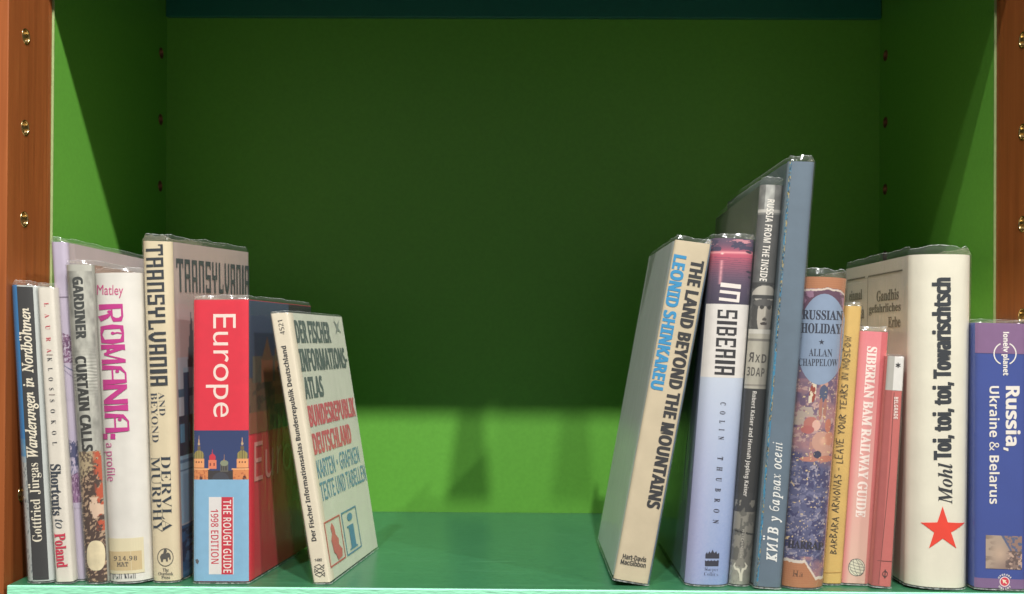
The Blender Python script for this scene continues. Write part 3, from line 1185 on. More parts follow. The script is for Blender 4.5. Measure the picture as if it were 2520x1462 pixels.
for i_, w_ in enumerate(('The', 'Overlook', 'Press')):
    hw = (7.5, 18, 10.5)[i_]
    L6.text(w_, 'bser', (408 - hw, 1402 + 9 * i_), (408 + hw, 1402 + 9 * i_), 8, (60, 60, 62), name='publisher_lettering')
L6.text((block('TRANSYLVANIA'),), None, (0.035, 0.900), (1.0, 0.900), 0.105, (70, 76, 80), face='R', coords='face', name='title_lettering')
L6.text('AND BEYOND', 'bser', (0.52, 0.808), (0.99, 0.808), 0.03, (110, 104, 100), face='R', coords='face', off=-0.008)


def p_l6(k):
    X, Y = k.X, k.Y
    k.c[:] = (176, 182, 190)
    k.mix(Y < 0.18, (188, 170, 166))
    k.mix(np.clip((Y - .05) / .2, 0, 1) * (X > 0.3), (150, 158, 172))
    k.tri(0.10, 0.22, .24, .16, .0, (70, 92, 98))
    k.rect(0.05, 0.22, .30, .50, (150, 176, 190))
    k.rect(0.0, 0.30, .34, .33, (74, 104, 126))
    k.rect(0.05, .24, .12, .42, (36, 62, 92))
    k.rect(0.0, 0.40, 1, .56, (44, 52, 70))
    win = (np.sin(X * 60) > 0.1) & (Y > .43) & (Y < .5)
    k.mix(win, (92, 140, 170))
    k.rect(0.12, .40, .15, .56, (96, 50, 60))
    k.rect(0.0, .55, 1, .80, (142, 178, 200))
    k.rect(0.0, .565, 1, .575, (86, 120, 148))
    k.rect(0.0, .60, 1, .605, (86, 120, 148))
    k.mix((Y > .62) * (Y < .8) * np.clip(np.sin(X * 26) * .5, 0, 1), (104, 140, 170))
    k.mix(Y > .80 + .02 * N(X * 8, Y * 10, 3), (44, 90, 132))
    k.mix((Y > .82) * (N(X * 20, Y * 60, 7, 3) > .52), (74, 116, 156))
    k.mix((Y > .82) * (N(X * 14, Y * 50, 11, 3) > .58), (26, 52, 86))


L6.picture('cover_picture', (0.03, 0.0, 1.0, 0.80), p_l6, face='R', nx=90, ny=330)

# --- thick guide: red, picture, pale blue
L7 = Book('paperback_book', 'thick paperback with red upper spine, church tower picture and pale blue lower spine', (477.5, 738), (611.5, 737), (612.5, 1440.5), (477.5, 1440), 0.128,
          dx=0.016, b=0.0012, p=12, y0=0.0075, color=rgb(214, 36, 56), right=rgb(208, 50, 66), hard=False, film=0.0032, seed=7, wear=0.03)
L7.strip('red_panel', (0.003, L7.q_at(1059), 0.997, 0.998), (226, 30, 58), ny=12)
L7.strip('blue_panel', (0.003, 0.002, 0.997, L7.q_at(1180)), (136, 184, 216), ny=12)


def towers(k, fx, fy):
    def tower(cx, red=False):
        o, g = (240, 164, 104), (156, 140, 76)
        k.tri(cx - .018, cx + .018, .30, cx, .10, (196, 150, 120))
        k.ell(cx, .27, .022, .02, (196, 170, 130))
        k.rect(cx - .03, .32, cx + .03, .40, (112, 92, 64))
        k.ell(cx, .52, .095, .115, g)
        k.mix((np.abs(np.sin((k.X - cx) * 70)) < .3) & (((k.X - cx) / .095) ** 2 + ((k.Y - .52) / .115) ** 2 < 1), (96, 90, 52))
        k.rect(cx - .1, .58, cx + .1, .77, o)
        k.rect(cx - .1, .755, cx + .1, .775, (160, 96, 60))
        for d in (-.05, 0, .05):
            k.ell(cx + d, .645, .013, .02, (110, 50, 34))
        k.rect(cx - .17, .775, cx + .17, 1.0, (222, 138, 80))
        k.rect(cx - .19, .775, cx + .19, .80, (246, 182, 124))
        k.ell(cx + .04, .99, .03, .08, (90, 40, 30))
        k.mix((np.abs(k.X - cx) < .17) * (k.Y > .8) * (N(k.X * 30, k.Y * 30, 4) > .6), (190, 104, 60))
    k.c[:] = (36, 58, 112)
    k.mix((1 - k.Y) * .4, (30, 46, 92))
    k.mix((k.Y > .80 + .04 * N(k.X * 12, k.Y * 3, 5)), (52, 44, 46))
    k.ell(.5, 1.02, .16, .17, (62, 62, 72))
    k.rect(.49, .70, .64, .84, (96, 92, 84))
    k.mix((np.sin(k.X * 150) > 0.3) * (k.X > .5) * (k.X < .63) * (k.Y > .72) * (k.Y < .82), (52, 48, 46))
    k.ell(.565, .665, .075, .06, (140, 146, 118))
    k.tri(.555, .575, .62, .565, .48, (176, 130, 90))
    k.tri(.33, .365, .55, .3475, .38, (200, 44, 64))
    k.ell(.3475, .555, .06, .075, (206, 40, 62))
    k.rect(.275, .60, .42, .78, (232, 130, 92))
    for d in (-.035, .03):
        k.rect(.3475 + d - .013, .66, .3475 + d + .013, .72, (130, 50, 44))
    tower(.10)
    tower(.895)


L7.picture('tower_picture', (0.003, L7.q_at(1180), 0.997, L7.q_at(1059)), lambda k: towers(k, 1, 1), nx=130, ny=118)
L7.text('Europe', 'sans', (543, 773), (544, 1026), 74, (246, 226, 214), name='title_lettering', off=-0.004)
L7.strip('edition_label', (L7.p_at(514, 1300), L7.q_at(1413), L7.p_at(545, 1300), L7.q_at(1223)), (232, 226, 222), ny=6)
L7.strip('edition_label_red', (L7.p_at(545, 1300), L7.q_at(1413), L7.p_at(573, 1300), L7.q_at(1223)), (206, 40, 62), ny=6)
L7.strip('edition_label_border', (L7.p_at(573, 1300), L7.q_at(1413), L7.p_at(574.8, 1300), L7.q_at(1223)), (240, 232, 228), ny=6, nx=2)
L7.text('THE ROUGH GUIDE', 'bsans', (559, 1230), (559.5, 1409), 20, (244, 232, 226), name='series_lettering', off=-0.008)
L7.text('1998 EDITION', 'bsans', (528, 1253), (529, 1387), 19, (206, 46, 70), name='edition_lettering', off=-0.01)
L7.poly('scuff', [(481, 1377), (486, 1375), (490, 1380), (487, 1388), (483, 1385)], (92, 92, 98))


def p_l7(k):
    X, Y = k.X, k.Y
    k.c[:] = (62, 78, 104)
    k.mix(Y * .8, (40, 44, 62))
    wall = (Y > .58 - .0 * X) & (X < .62)
    k.mix(wall, (116, 82, 62))
    k.mix(wall * (N(X * 14, Y * 20, 4) > .55), (84, 62, 52))
    k.rect(.05, .42, .38, .62, (104, 92, 76))
    k.tri(.06, .42, .62, .26, .30, (96, 88, 76))
    k.rect(.17, .44, .34, .62, (150, 92, 62))
    k.tri(.18, .34, .45, .26, .27, (120, 84, 58))
    k.rect(.38, .36, .58, .80, (142, 92, 62))
    k.tri(.36, .60, .46, .48, .22, (112, 96, 66))
    k.tri(.45, .51, .26, .48, .13, (120, 96, 74))
    for cy in (.40, .52, .64):
        k.ell(.44, cy, .025, .02, (60, 34, 28))
        k.ell(.53, cy, .025, .02, (60, 34, 28))
    k.rect(.34, .62, .66, .66, (164, 110, 76))
    k.mix((X > .6), (34, 32, 38))
    k.mix((Y > .84) * (X < .3), (150, 84, 60))
    k.ell(.55, .95, .05, .09, (40, 26, 26))


L7.picture('cover_picture', (0.0, 0.52, 1.0, 0.998), p_l7, face='R', nx=90, ny=150)
L7.text('Europe', 'gothic', (0.07, 0.395), (0.97, 0.395), 0.185, (226, 150, 144), face='R', coords='face', name='title_lettering')
L7.strip('cover_band', (0.66, 0.215, 1.0, 0.275), (196, 92, 84), face='R', ny=4)

# --- slim cream atlas leaning to the left
L8 = Book('paperback_book', 'slim cream paperback atlas leaning on the thick red and blue paperback', (666, 772), (708, 769), (812, 1440.5), (772, 1441), 0.120,
          dx=0.0155, b=0.0006, p=10, y0=0.008, color=rgb(226, 214, 190), right=rgb(222, 224, 204), hard=False, film=0.0016, seed=8, wear=0.04)
L8.text('4521', 'bsans', (696, 823), (689, 788), 12, (44, 44, 46), off=-0.02)
L8.text('Der Fischer Informationsatlas Bundesrepublik Deutschland', 'bsans', (774.5, 1331), (699, 851), 16.5, (40, 40, 44), off=0.004, name='title_lettering')
L8.text('1480', 'bsans', (774, 1378), (792, 1377), 7, (60, 60, 60))


def fish(cx, cy, w, h, dirn=1):
    return [([(cx - dirn * w, cy), (cx, cy - h), (cx + dirn * w * .55, cy), (cx + dirn * w, cy + h * .8)], 1.3),
            ([(cx - dirn * w, cy), (cx, cy + h), (cx + dirn * w * .55, cy), (cx + dirn * w, cy - h * .8), (cx + dirn * w, cy + h * .8)], 1.3)]


img_strokes(L8, 'fish_emblem', fish(785, 1394, 12, 6) + fish(786, 1404, 12, 6, -1) + fish(787, 1413, 12, 6), (60, 60, 60))
GR, RDD, BLU = (96, 110, 106), (216, 104, 110), (104, 148, 172)
for body_, w0, w1, tq, hh, cc in (('DER FISCHER', .07, .70, .930, .088, GR), ('INFORMATIONS-', .07, .97, .822, .088, GR), ('ATLAS', .07, .40, .716, .084, GR),
                                  ('BUNDESREPUBLIK', .07, .97, .610, .082, RDD), ('DEUTSCHLAND', .07, .80, .505, .082, RDD)):
    L8.text(body_, 'bsans', (w0, tq), (w1, tq), hh, cc, face='R', coords='face', name='title_lettering', off=0.024)
for body_, w0, w1, tq in (('KARTEN·GRAFIKEN', .07, .90, .410), ('TEXTE UND TABELLEN', .07, .98, .325)):
    L8.text(body_, 'gothic', (w0, tq), (w1, tq), .07, BLU, face='R', coords='face', name='subtitle_lettering', off=0.006)


def frame_r(book, name, x0, y0, x1, y1, col, wx=.012, wy=.006):
    for r in ((x0, y0, x1, y0 + wy), (x0, y1 - wy, x1, y1), (x0, y0 + wy, x0 + wx, y1 - wy), (x1 - wx, y0 + wy, x1, y1 - wy)):
        book.strip(name, r, col, face='R', nx=2, ny=2)


frame_r(L8, 'map_frame', .04, .045, .33, .215, (206, 92, 88))
frame_r(L8, 'letter_frame', .36, .045, .66, .215, (92, 140, 170))
L8.poly('map_emblem', [(.14, .185), (.17, .2), (.2, .18), (.21, .15), (.25, .13), (.24, .11), (.29, .085), (.27, .06), (.19, .055), (.17, .08), (.14, .09), (.13, .12), (.12, .14), (.15, .16)], (212, 108, 104), face='R', coords='face')
L8.text('i', 'bser', (.43, .13), (.59, .13), .14, (86, 138, 172), face='R', coords='face', name='letter_emblem')
L8.poly('fish_emblem', [(.80, .985), (.86, .965), (.92, .985), (.88, .95), (.93, .93), (.86, .94), (.80, .92), (.84, .95)], (150, 158, 148), face='R', coords='face')

# ================================================================== right of the gap
GRP = 'books standing to the right of the gap'
R1 = Book('hardback_book', 'cream spined book with blue and black lettering leaning right at the edge of the gap', (1661, 590), (1750, 602), (1595.5, 1441.5), (1509.5, 1427), 0.140,
          b=0.0015, p=8, y0=0.010, color=rgb(208, 192, 162), left=rgb(208, 212, 212), right=rgb(90, 110, 130), film=0.0034, seed=9, wear=0.08)
R1.strip('spine_edge', (0.965, 0.0, 1.0, 1.0), (96, 116, 136), nx=3)
R1.text('THE LAND BEYOND THE MOUNTAINS', 'bsans', (1717, 641), (1606, 1251), 33, (42, 42, 46), off=0.022, name='title_lettering')
R1.text('LEONID SHINKAREU', 'bsans', (1674, 628), (1615, 959), 32, (46, 144, 196), off=0.022, name='author_lettering')
R1.text('Hart-Davis', 'gothic', (1532, 1368), (1590, 1377), 13, (58, 54, 50), off=0.012, name='publisher_lettering')
R1.text('MacGibbon', 'gothic', (1527, 1381), (1589, 1391), 13, (58, 54, 50), off=0.012, name='publisher_lettering')

# --- pale blue spine with red sunset
R2 = Book('hardback_book', 'pale blue spined book with a dusky red sunset picture at its top', (1750, 587), (1854, 591), (1790, 1436), (1684, 1434), 0.155,
          dx=0.002, b=0.006, p=4, y0=0.010, color=rgb(172, 184, 214), left=rgb(150, 160, 186), film=0.0034, seed=10)


def p_r2(k):
    X, Y = k.X, k.Y
    k.c[:] = (92, 74, 98)
    k.mix(np.exp(-((Y - .26) / .12) ** 2), (206, 88, 112))
    k.mix(np.exp(-((Y - .40) / .16) ** 2) * .6, (170, 84, 106))
    k.mix(np.clip((Y - .6) / .4, 0, 1), (58, 52, 76))
    k.mix((Y < .2) * (N(X * 3, Y * 14, 4) > .5), (66, 60, 88))
    k.mix((Y < .1) * (N(X * 3, Y * 20, 14) > .58), (206, 140, 150))
    k.mix(np.exp(-((Y - .22 + .01 * X) / .018) ** 2) * .9, (244, 168, 170))
    k.mix((Y > .28) * (np.sin(Y * 190 + 5 * N(X * 5, Y * 20, 4)) > .7) * .4, (70, 54, 80))
    k.mix(np.exp(-((X - .25) / .035) ** 2) * ((Y > .34) & (Y < .7)) * (.4 + .6 * N(X * 8, Y * 40, 8)), (250, 176, 180))
    k.ell(.25, .235, .05, .02, (255, 226, 214), .8)
    for cx, cy, rx in ((.88, .20, .10), (.92, .50, .09), (.95, .58, .06)):
        k.ell(cx, cy, rx, .02, (46, 40, 60), .3, ang=.15)


def p_r2b(k):
    X, Y = k.X, k.Y
    k.c[:] = (196, 206, 222)
    k.mix(Y, (140, 158, 204))
    k.mix(np.clip((.5 - X) * 1.6, 0, 1) * np.clip(Y * 1.4, 0, 1) * .7, (176, 164, 206))
    k.mix(np.clip(X - .4, 0, 1) * Y, (120, 146, 204))
    k.mix(N(X * 30, Y * 160, 5, 3) * .25, (206, 206, 220))


R2.picture('sunset_picture', (0.0, R2.q_at(748), 1.0, 1.0), p_r2, nx=64, ny=130)
R2.strip('white_panel', (0.0, R2.q_at(929), 1.0, R2.q_at(748)), (226, 220, 214), ny=10)
R2.picture('sky_print', (0.0, 0.0, 1.0, R2.q_at(929)), p_r2b, nx=50, ny=200)
R2.text((block('IN'),), None, (1798, 698), (1793, 742), 50, (240, 228, 222), name='title_lettering')
R2.text((block('SIBERIA'),), None, (1790, 763), (1782, 922), 49, (40, 38, 44), name='title_lettering')
R2.text('COLIN', 'bser', (1779, 990), (1773.5, 1082), 14, (58, 58, 76), space=2.7, off=0.008, name='author_lettering')
R2.text('THUBRON', 'bser', (1772, 1124), (1760, 1288), 14.5, (58, 58, 76), space=2.7, off=0.008, name='author_lettering')
R2.poly('wave_emblem', [(1734, 1393), (1734, 1378)] + [(1734 + i * 3.9, 1378 + (2.6 if i % 2 else 0)) for i in range(1, 9)] + [(1768, 1379), (1767, 1393)], (44, 44, 62))
R2.poly('flame_emblem', [(1735, 1374), (1735, 1364), (1739, 1358), (1741, 1363), (1745, 1356), (1748, 1361), (1753, 1352), (1757, 1361), (1762, 1356), (1764, 1363), (1769, 1360), (1769, 1374)], (44, 44, 62))
R2.text('Harper', 'bser', (1733, 1401), (1767, 1402.5), 10.5, (60, 64, 92), off=-0.015, name='publisher_lettering')
R2.text('Collins', 'bser', (1732, 1411.5), (1766, 1413), 9.5, (60, 64, 92), off=-0.015, name='publisher_lettering')

# --- grey photographic spine
R3 = Book('hardback_book', 'tall narrow grey photographic spined book with a soldier portrait halfway up', (1870, 456), (1926, 458), (1843, 1437), (1793, 1435), 0.19,
          dx=0.006, b=0.0035, p=3.6, y0=0.011, color=rgb(120, 120, 116), left=rgb(104, 110, 104), film=0.0052, seed=11)


def p_r3(k):
    X, Y = k.X, k.Y
    g = 92 + 60 * N(X * 6, Y * 60, 3, 4)
    g = g + np.where((X > .22) & (X < .62) & (Y < .07), 50, 0)
    k.c = np.stack([g, g, g * .97], -1)
    k.mix((np.abs(Y - .066) < .004), (196, 192, 184))
    k.mix(Y > .075, (78, 78, 78))
    k.mix((Y > .075) * N(X * 5, Y * 50, 6), (104, 104, 102))
    # portrait (y .25 - .36)
    k.rect(0, .245, 1, .372, (58, 58, 58))
    k.mix(((Y > .25) & (Y < .372)) * (N(X * 4, Y * 40, 8) > .55), (88, 88, 86))
    k.ell(.62, .325, .34, .052, (176, 168, 156))
    k.ell(.80, .34, .20, .05, (130, 124, 116), .6)
    k.ell(.55, .274, .52, .022, (186, 180, 168))
    k.rect(.05, .276, 1.0, .286, (60, 60, 60))
    k.ell(.55, .296, .46, .010, (86, 84, 82))
    k.ell(.46, .307, .10, .005, (50, 48, 46))
    k.ell(.80, .307, .10, .005, (50, 48, 46))
    k.rect(.58, .305, .66, .33, (200, 192, 178))
    k.ell(.62, .337, .10, .004, (70, 64, 60))
    k.ell(.60, .348, .16, .004, (60, 50, 48))
    k.ell(.16, .34, .13, .03, (64, 62, 60))
    k.mix((Y > .362) & (Y < .374), (196, 192, 182))
    # sign
    k.rect(0, .374, 1, .511, (186, 180, 164))
    k.mix(((Y > .374) & (Y < .511)) * N(X * 4, Y * 50, 12) * .6, (150, 146, 134))
    k.rect(0, .385, 1, .392, (120, 116, 108))
    k.rect(0, .500, 1, .505, (140, 134, 124))
    k.rect(0, .511, 1, .79, (44, 44, 46))
    k.mix((Y > .79), (132, 128, 118))
    k.mix((Y > .79) * (N(X * 5, Y * 60, 15, 4) > .55), (96, 94, 88))
    k.mix((Y > .77) * (Y < .82) * (N(X * 5, Y * 50, 16) > .42), (52, 52, 54))
    k.mix((Y > .955) * N(X * 5, Y * 70, 18), (170, 170, 156))
    k.mix((np.abs(Y - .866 - .01 * X) < .0025) * (N(X * 9, Y * 5, 9) > .4), (40, 40, 40))
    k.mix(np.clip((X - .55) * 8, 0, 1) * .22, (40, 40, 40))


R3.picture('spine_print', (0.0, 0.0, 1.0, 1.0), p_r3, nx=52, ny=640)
R3.text('RUSSIA FROM THE INSIDE', 'bsans', (1897, 491), (1877, 692), 18, (238, 232, 222), off=-0.004, name='title_lettering')
R3.text('Robert Kaiser and Hannah Jopling Kaiser', 'bsans', (1855, 963), (1832, 1221), 14, (236, 230, 222), off=-0.012, name='author_lettering')
R3.text([('R', 'bsans', 1, {'mirror': 1, 'gap': .12}), ('X', 'bsans', .8, {'gap': .12}), ('D', 'bsans', .9, {'gap': 0})], None, (1842, 878), (1885, 882), 24, (74, 70, 66), name='sign_lettering')
R3.text([('3', 'bsans', 1, {'gap': .1}), ('D', 'bsans', 1, {'gap': .1}), ('A', 'bsans', 1, {'gap': .1}), ('P', 'bsans', 1, {})], None, (1838, 913), (1880, 917), 22, (84, 80, 74), name='sign_lettering')
R3.text('HUTCHINSON', 'bsans', (1829, 1303), (1822, 1372), 5.5, (198, 192, 180), off=-0.02, name='publisher_lettering')
img_strokes(R3, 'bull_emblem', [([(1809, 1384), (1806, 1392), (1809, 1399), (1816, 1401), (1820, 1412), (1821, 1430)], [1.5, 4, 5, 6, 4.5, 4]),
                                ([(1832, 1384), (1836, 1392), (1833, 1399), (1827, 1401), (1824, 1412), (1823.6, 1430)], [1.5, 4, 5, 6, 4.5, 4])], (214, 208, 190))

# --- the tallest, slate blue
R4 = Book('hardback_book', 'tallest book, with a slate blue cloth spine and a speckled blue and gold border', (1938, 398), (2003, 400), (1920, 1452), (1854, 1448), 0.20,
          dx=0.0, b=0.0022, p=6, color=rgb(94, 112, 128), left=rgb(110, 126, 134), film=0.0042, seed=12, wear=0.12, rough=0.6)


def p_r4(k):
    X, Y = k.X, k.Y
    k.c[:] = (96, 112, 122)
    b = np.clip((X - .35) * 4, 0, 1)
    k.mix(b * (N(X * 5, Y * 190, 3, 3) > .46), (54, 118, 150))
    k.mix(b * (N(X * 6, Y * 230, 5, 2) > .60), (178, 156, 92))
    k.mix(b * (N(X * 6, Y * 260, 7, 2) > .62), (34, 48, 62))
    k.mix(b * (N(X * 2, Y * 26, 17, 2) > .60) * (N(X * 6, Y * 160, 27) > .4), (44, 134, 176))


R4.picture('border_print', (0.0, 0.0, R4.p_at(1908, 900), 1.0), p_r4, nx=14, ny=700)
CY = (238, 238, 234)
R4.text([('K', 'iser', 1, {'off': .022}), ('N', 'iser', 1, {'mirror': 1, 'reshear': .42, 'off': .022}), ('Ї', 'iser', 1, {'off': .022}), ('B', 'iser', 1, {'gap': .3, 'off': .022}), ('y', 'iser', 1, {'gap': .32, 'off': .018}),
         ('6', 'plain', .95, {'shear': .2}), ('a', 'iser', 1, {'off': .012}), ('p', 'iser', 1, {'off': .012}), ('B', 'iser', .64, {'off': .008}), ('a', 'iser', 1, {'off': .012}), ('x', 'iser', 1, {'gap': .3}),
         ('o', 'iser', 1, {'off': .012}), ('c', 'iser', 1, {'off': .012}), ('e', 'iser', 1, {'off': .012}), ('H', 'iser', .62, {'off': .008}), ('i', 'iser', 1, {})], None, (1896, 1382), (1911, 1088), 45, CY, name='title_lettering')

# --- painted worn jacket
R5 = Book('hardback_book', 'worn picture jacket book with a blue title oval and torn foot showing orange cloth', (1979, 681), (2081, 686), (2022, 1450), (1923, 1448), 0.14,
          b=0.007, p=2.6, color=rgb(180, 122, 86), left=rgb(120, 84, 66), film=0.0060, seed=13, wear=0.15, rough=0.65)


def p_r5(k):
    X, Y = k.X, k.Y
    # jacket: purple, rose and blue washes
    n1, n2, n3 = N(X * 4, Y * 30, 2, 4), N(X * 7, Y * 52, 5, 4), N(X * 10, Y * 80, 8, 4)
    k.c[:] = (112, 92, 116)
    k.mix((Y < .14) * 1.0, (96, 62, 84))
    k.mix((Y < .14) * (n2 > .55), (150, 112, 136))
    rose = (Y > .33) & (Y < .64)
    k.mix(rose * np.clip((n1 - .3) * 2.4, 0, 1), (168, 122, 126))
    k.mix(rose * (n3 > .62), (190, 154, 148))
    k.mix(rose * (n2 > .60), (106, 84, 112))
    k.mix((Y > .42) * (Y < .48) * (X < .62) * (n2 > .5), (178, 160, 148))
    blue = np.clip((Y - .57 + .06 * (n1 - .5) - .04 * (X - .5)) * 24, 0, 1)
    k.mix(blue, (84, 86, 122))
    k.mix(blue * (n3 > .56), (112, 112, 144))
    k.mix(blue * (n2 > .58), (62, 62, 104))
    k.mix(blue * (N(X * 16, Y * 130, 31, 2) > .72), (160, 152, 166))
    rocks = (Y > .52) * (Y < .60) * (X > .35)
    k.mix(rocks * (n3 > .46), (178, 128, 116))
    k.mix((Y > .90) * np.clip((n1 - .35) * 3, 0, 1), (160, 116, 124))
    # bathers: standing one in trunks, one in a red cap, one crouching
    sk, sk2 = (198, 150, 132), (168, 112, 98)
    k.ell(.60, .345, .10, .012, sk)
    k.ell(.60, .375, .105, .028, (76, 84, 112))
    k.ell(.555, .425, .045, .036, sk2)
    k.ell(.66, .425, .045, .034, sk2)
    k.ell(.36, .475, .17, .024, (182, 112, 102))
    k.ell(.48, .478, .10, .018, (222, 174, 158))
    k.ell(.29, .493, .15, .013, (176, 98, 94))
    k.ell(.78, .478, .085, .022, (190, 116, 92))
    k.ell(.66, .532, .25, .036, sk, ang=-.5)
    k.ell(.84, .52, .13, .022, (196, 132, 108))
    k.ell(.80, .565, .20, .013, sk, ang=-.6)
    k.ell(.80, .585, .22, .010, (190, 122, 100), ang=.0)
    k.ell(.56, .572, .10, .012, (54, 54, 80))
    k.ell(.36, .588, .20, .008, (186, 122, 106))
    k.ell(.68, .528, .12, .018, (222, 170, 144), .8)
    # scuffs and the torn pieces
    sc = N(X * 22, Y * 170, 41, 2)
    k.mix((sc > .80) * (Y > .3), (226, 198, 150))
    k.ell(.34, .375, .07, .03, (150, 60, 46))
    k.mix((np.abs(X - .34) < .08) * (np.abs(Y - .372) < .036) * (N(X * 16, Y * 80, 44) > .52), (222, 206, 180))
    # bare cloth at head and foot
    cl = (184, 124, 86)
    wv = .5 + .25 * np.sin(Y * 900) + .25 * np.sin(X * 190)
    top = Y < .030 + .012 * N(X * 6, Y * 0, 51) + .015 * np.exp(-((X - 1) / .12) ** 2)
    foot = Y > .925 + .055 * np.clip((X - .45) * 3.2, 0, 1) - .004 * N(X * 14, Y * 0, 52, 3) * 2
    edge = (np.abs(Y - (.921 + .055 * np.clip((X - .45) * 3.2, 0, 1) - .004 * N(X * 14, Y * 0, 52, 3) * 2)) < .005) | (np.abs(Y - (.034 + .012 * N(X * 6, Y * 0, 51) + .015 * np.exp(-((X - 1) / .12) ** 2))) < .003)
    k.mix((top | foot), cl)
    k.mix((top | foot) * wv * .35, (150, 86, 48))
    k.mix(edge * .9, (228, 214, 196))
    k.mix((X > .975) * (Y < .94) * .8, (206, 150, 112))


R5.picture('jacket_print', (0.0, 0.0, 1.0, 1.0), p_r5, nx=96, ny=640)
R5.poly('title_oval', [(2022 + 54 * max(-1, min(1, 1.12 * math.cos(a))) - (835 + 112 * math.sin(a) - 835) * .055, 835 + 112 * math.sin(a)) for a in np.arange(40) * math.tau / 40], (138, 156, 182))
NV = (42, 48, 66)
for body_, u0, u1, v_, h_ in (('RUSSIAN', 1974, 2073, 775, 24), ('HOLIDAY', 1971, 2070, 808, 25)):
    R5.text(body_, 'bser', (u0, v_ - 1), (u1, v_ + 2), h_, NV, off=0.012, name='title_lettering')
for body_, u0, u1, v_, h_ in (('ALLAN', 1990, 2047, 868, 19), ('CHAPPELOW', 1965, 2060, 892, 18)):
    R5.text(body_, 'bser', (u0, v_ - 1), (u1, v_ + 1), h_, NV, off=0.0, name='author_lettering')


def star(cx, cy, r, k=0.4, rot=-math.pi / 2, sx=1.0):
    return [(cx + sx * (r if i % 2 == 0 else r * k) * math.cos(rot + i * math.pi / 5), cy + (r if i % 2 == 0 else r * k) * math.sin(rot + i * math.pi / 5)) for i in range(10)]


R5.poly('star_emblem', star(2021, 842, 7.5), NV)
R5.text('HARRAP', 'bser', (1938, 1338), (2025, 1344), 19, (40, 38, 56), off=0.016, name='publisher_lettering')
R5.text('Ha', 'bser', (1950, 1410), (1976, 1412), 16, (112, 76, 52), off=-0.02, name='publisher_lettering')

# --- ochre spine with hand lettering
R6 = Book('paperback_book', 'slim ochre yellow spined book with thin black hand lettered title', (2079, 753), (2119, 754), (2070, 1436), (2022.5, 1435), 0.13,
          b=0.0016, p=4, color=rgb(214, 176, 98), hard=False, film=0.0026, seed=14, wear=0.10, rough=0.6)
HAND = {'A': [[(0, 0), (.35, 1), (.7, -.05)], [(.05, .38), (.65, .42)]], 'B': [[(0, 0), (.05, 1)], [(0, 1), (.5, .8), (.1, .52), (.6, .25), (0, 0)]],
        'C': [[(.6, .85), (.25, 1), (0, .5), (.2, 0), (.62, .12)]], 'E': [[(.6, 1), (0, .95), (0, 0), (.6, .05)], [(0, .5), (.45, .52)]], 'I': [[(.1, 0), (.12, 1)]],
        'L': [[(0, 1), (.03, 0), (.5, .03)]], 'M': [[(0, 0), (.1, 1), (.4, .3), (.7, 1), (.8, 0)]], 'N': [[(0, 0), (.05, 1), (.6, 0), (.65, 1)]],
        'O': [[(.35, 1), (0, .5), (.3, 0), (.65, .5), (.35, 1)]], 'R': [[(0, 0), (.03, 1)], [(0, 1), (.55, .75), (.05, .5), (.62, 0)]],
        'S': [[(.55, .9), (.15, .95), (.1, .6), (.5, .4), (.45, .05), (0, .08)]], 'T': [[(.0, .95), (.7, 1)], [(.35, 1), (.33, 0)]], 'U': [[(0, 1), (.1, .1), (.4, 0), (.58, 1)]],
        'V': [[(0, 1), (.32, 0), (.6, 1)]], 'W': [[(0, 1), (.2, 0), (.42, .7), (.62, 0), (.8, 1)]], 'Y': [[(0, 1), (.3, .5), (.6, 1)], [(.3, .5), (.25, 0)]], '-': [[(0, .5), (.4, .5)]]}
rnd = random.Random(4)
_s, x_ = [], 0.0
for ch_ in 'BARBARA ARMONAS - LEAVE YOUR TEARS IN MOSCOW':
    if ch_ == ' ':
        x_ += .55
        continue
    sy_, dy_ = rnd.uniform(.85, 1.1), rnd.uniform(-.08, .08)
    for pl in HAND[ch_]:
        _s.append(([(px + x_ + .08 * py, py * sy_ + dy_) for px, py in pl], .105))
    x_ += max(px for pl in HAND[ch_] for px, _ in pl) + .26
R6.text((_s,), None, (2047.5, 1363), (2085, 826), 23, (52, 44, 34), name='title_lettering')
img_strokes(R6, 'paper_crease', [([(2024, 1408), (2045, 1409), (2068, 1408)], 1.4)], (180, 136, 60))

# --- pink spine
R7 = Book('paperback_book', 'pink spined paperback with white serif lettering and a line drawn globe', (2117, 814), (2184, 818), (2143, 1437), (2071, 1434), 0.125,
          b=0.0012, p=8, color=rgb(226, 150, 142), hard=False, film=0.0040, seed=15, wear=0.04)


def p_r7(k):
    X, Y = k.X, k.Y
    k.c[:] = (226, 122, 130)
    k.mix(np.clip(Y * 1.15, 0, 1) ** .8, (228, 184, 166))
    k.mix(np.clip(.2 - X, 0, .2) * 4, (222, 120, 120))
    k.mix((X > .76) * 1.0, (204, 92, 98))  # neighbouring book's shadow along the right side, put into the spine colour
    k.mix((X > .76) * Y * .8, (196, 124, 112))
    k.mix(N(X * 40, Y * 260, 3, 2) * .12, (240, 200, 190))


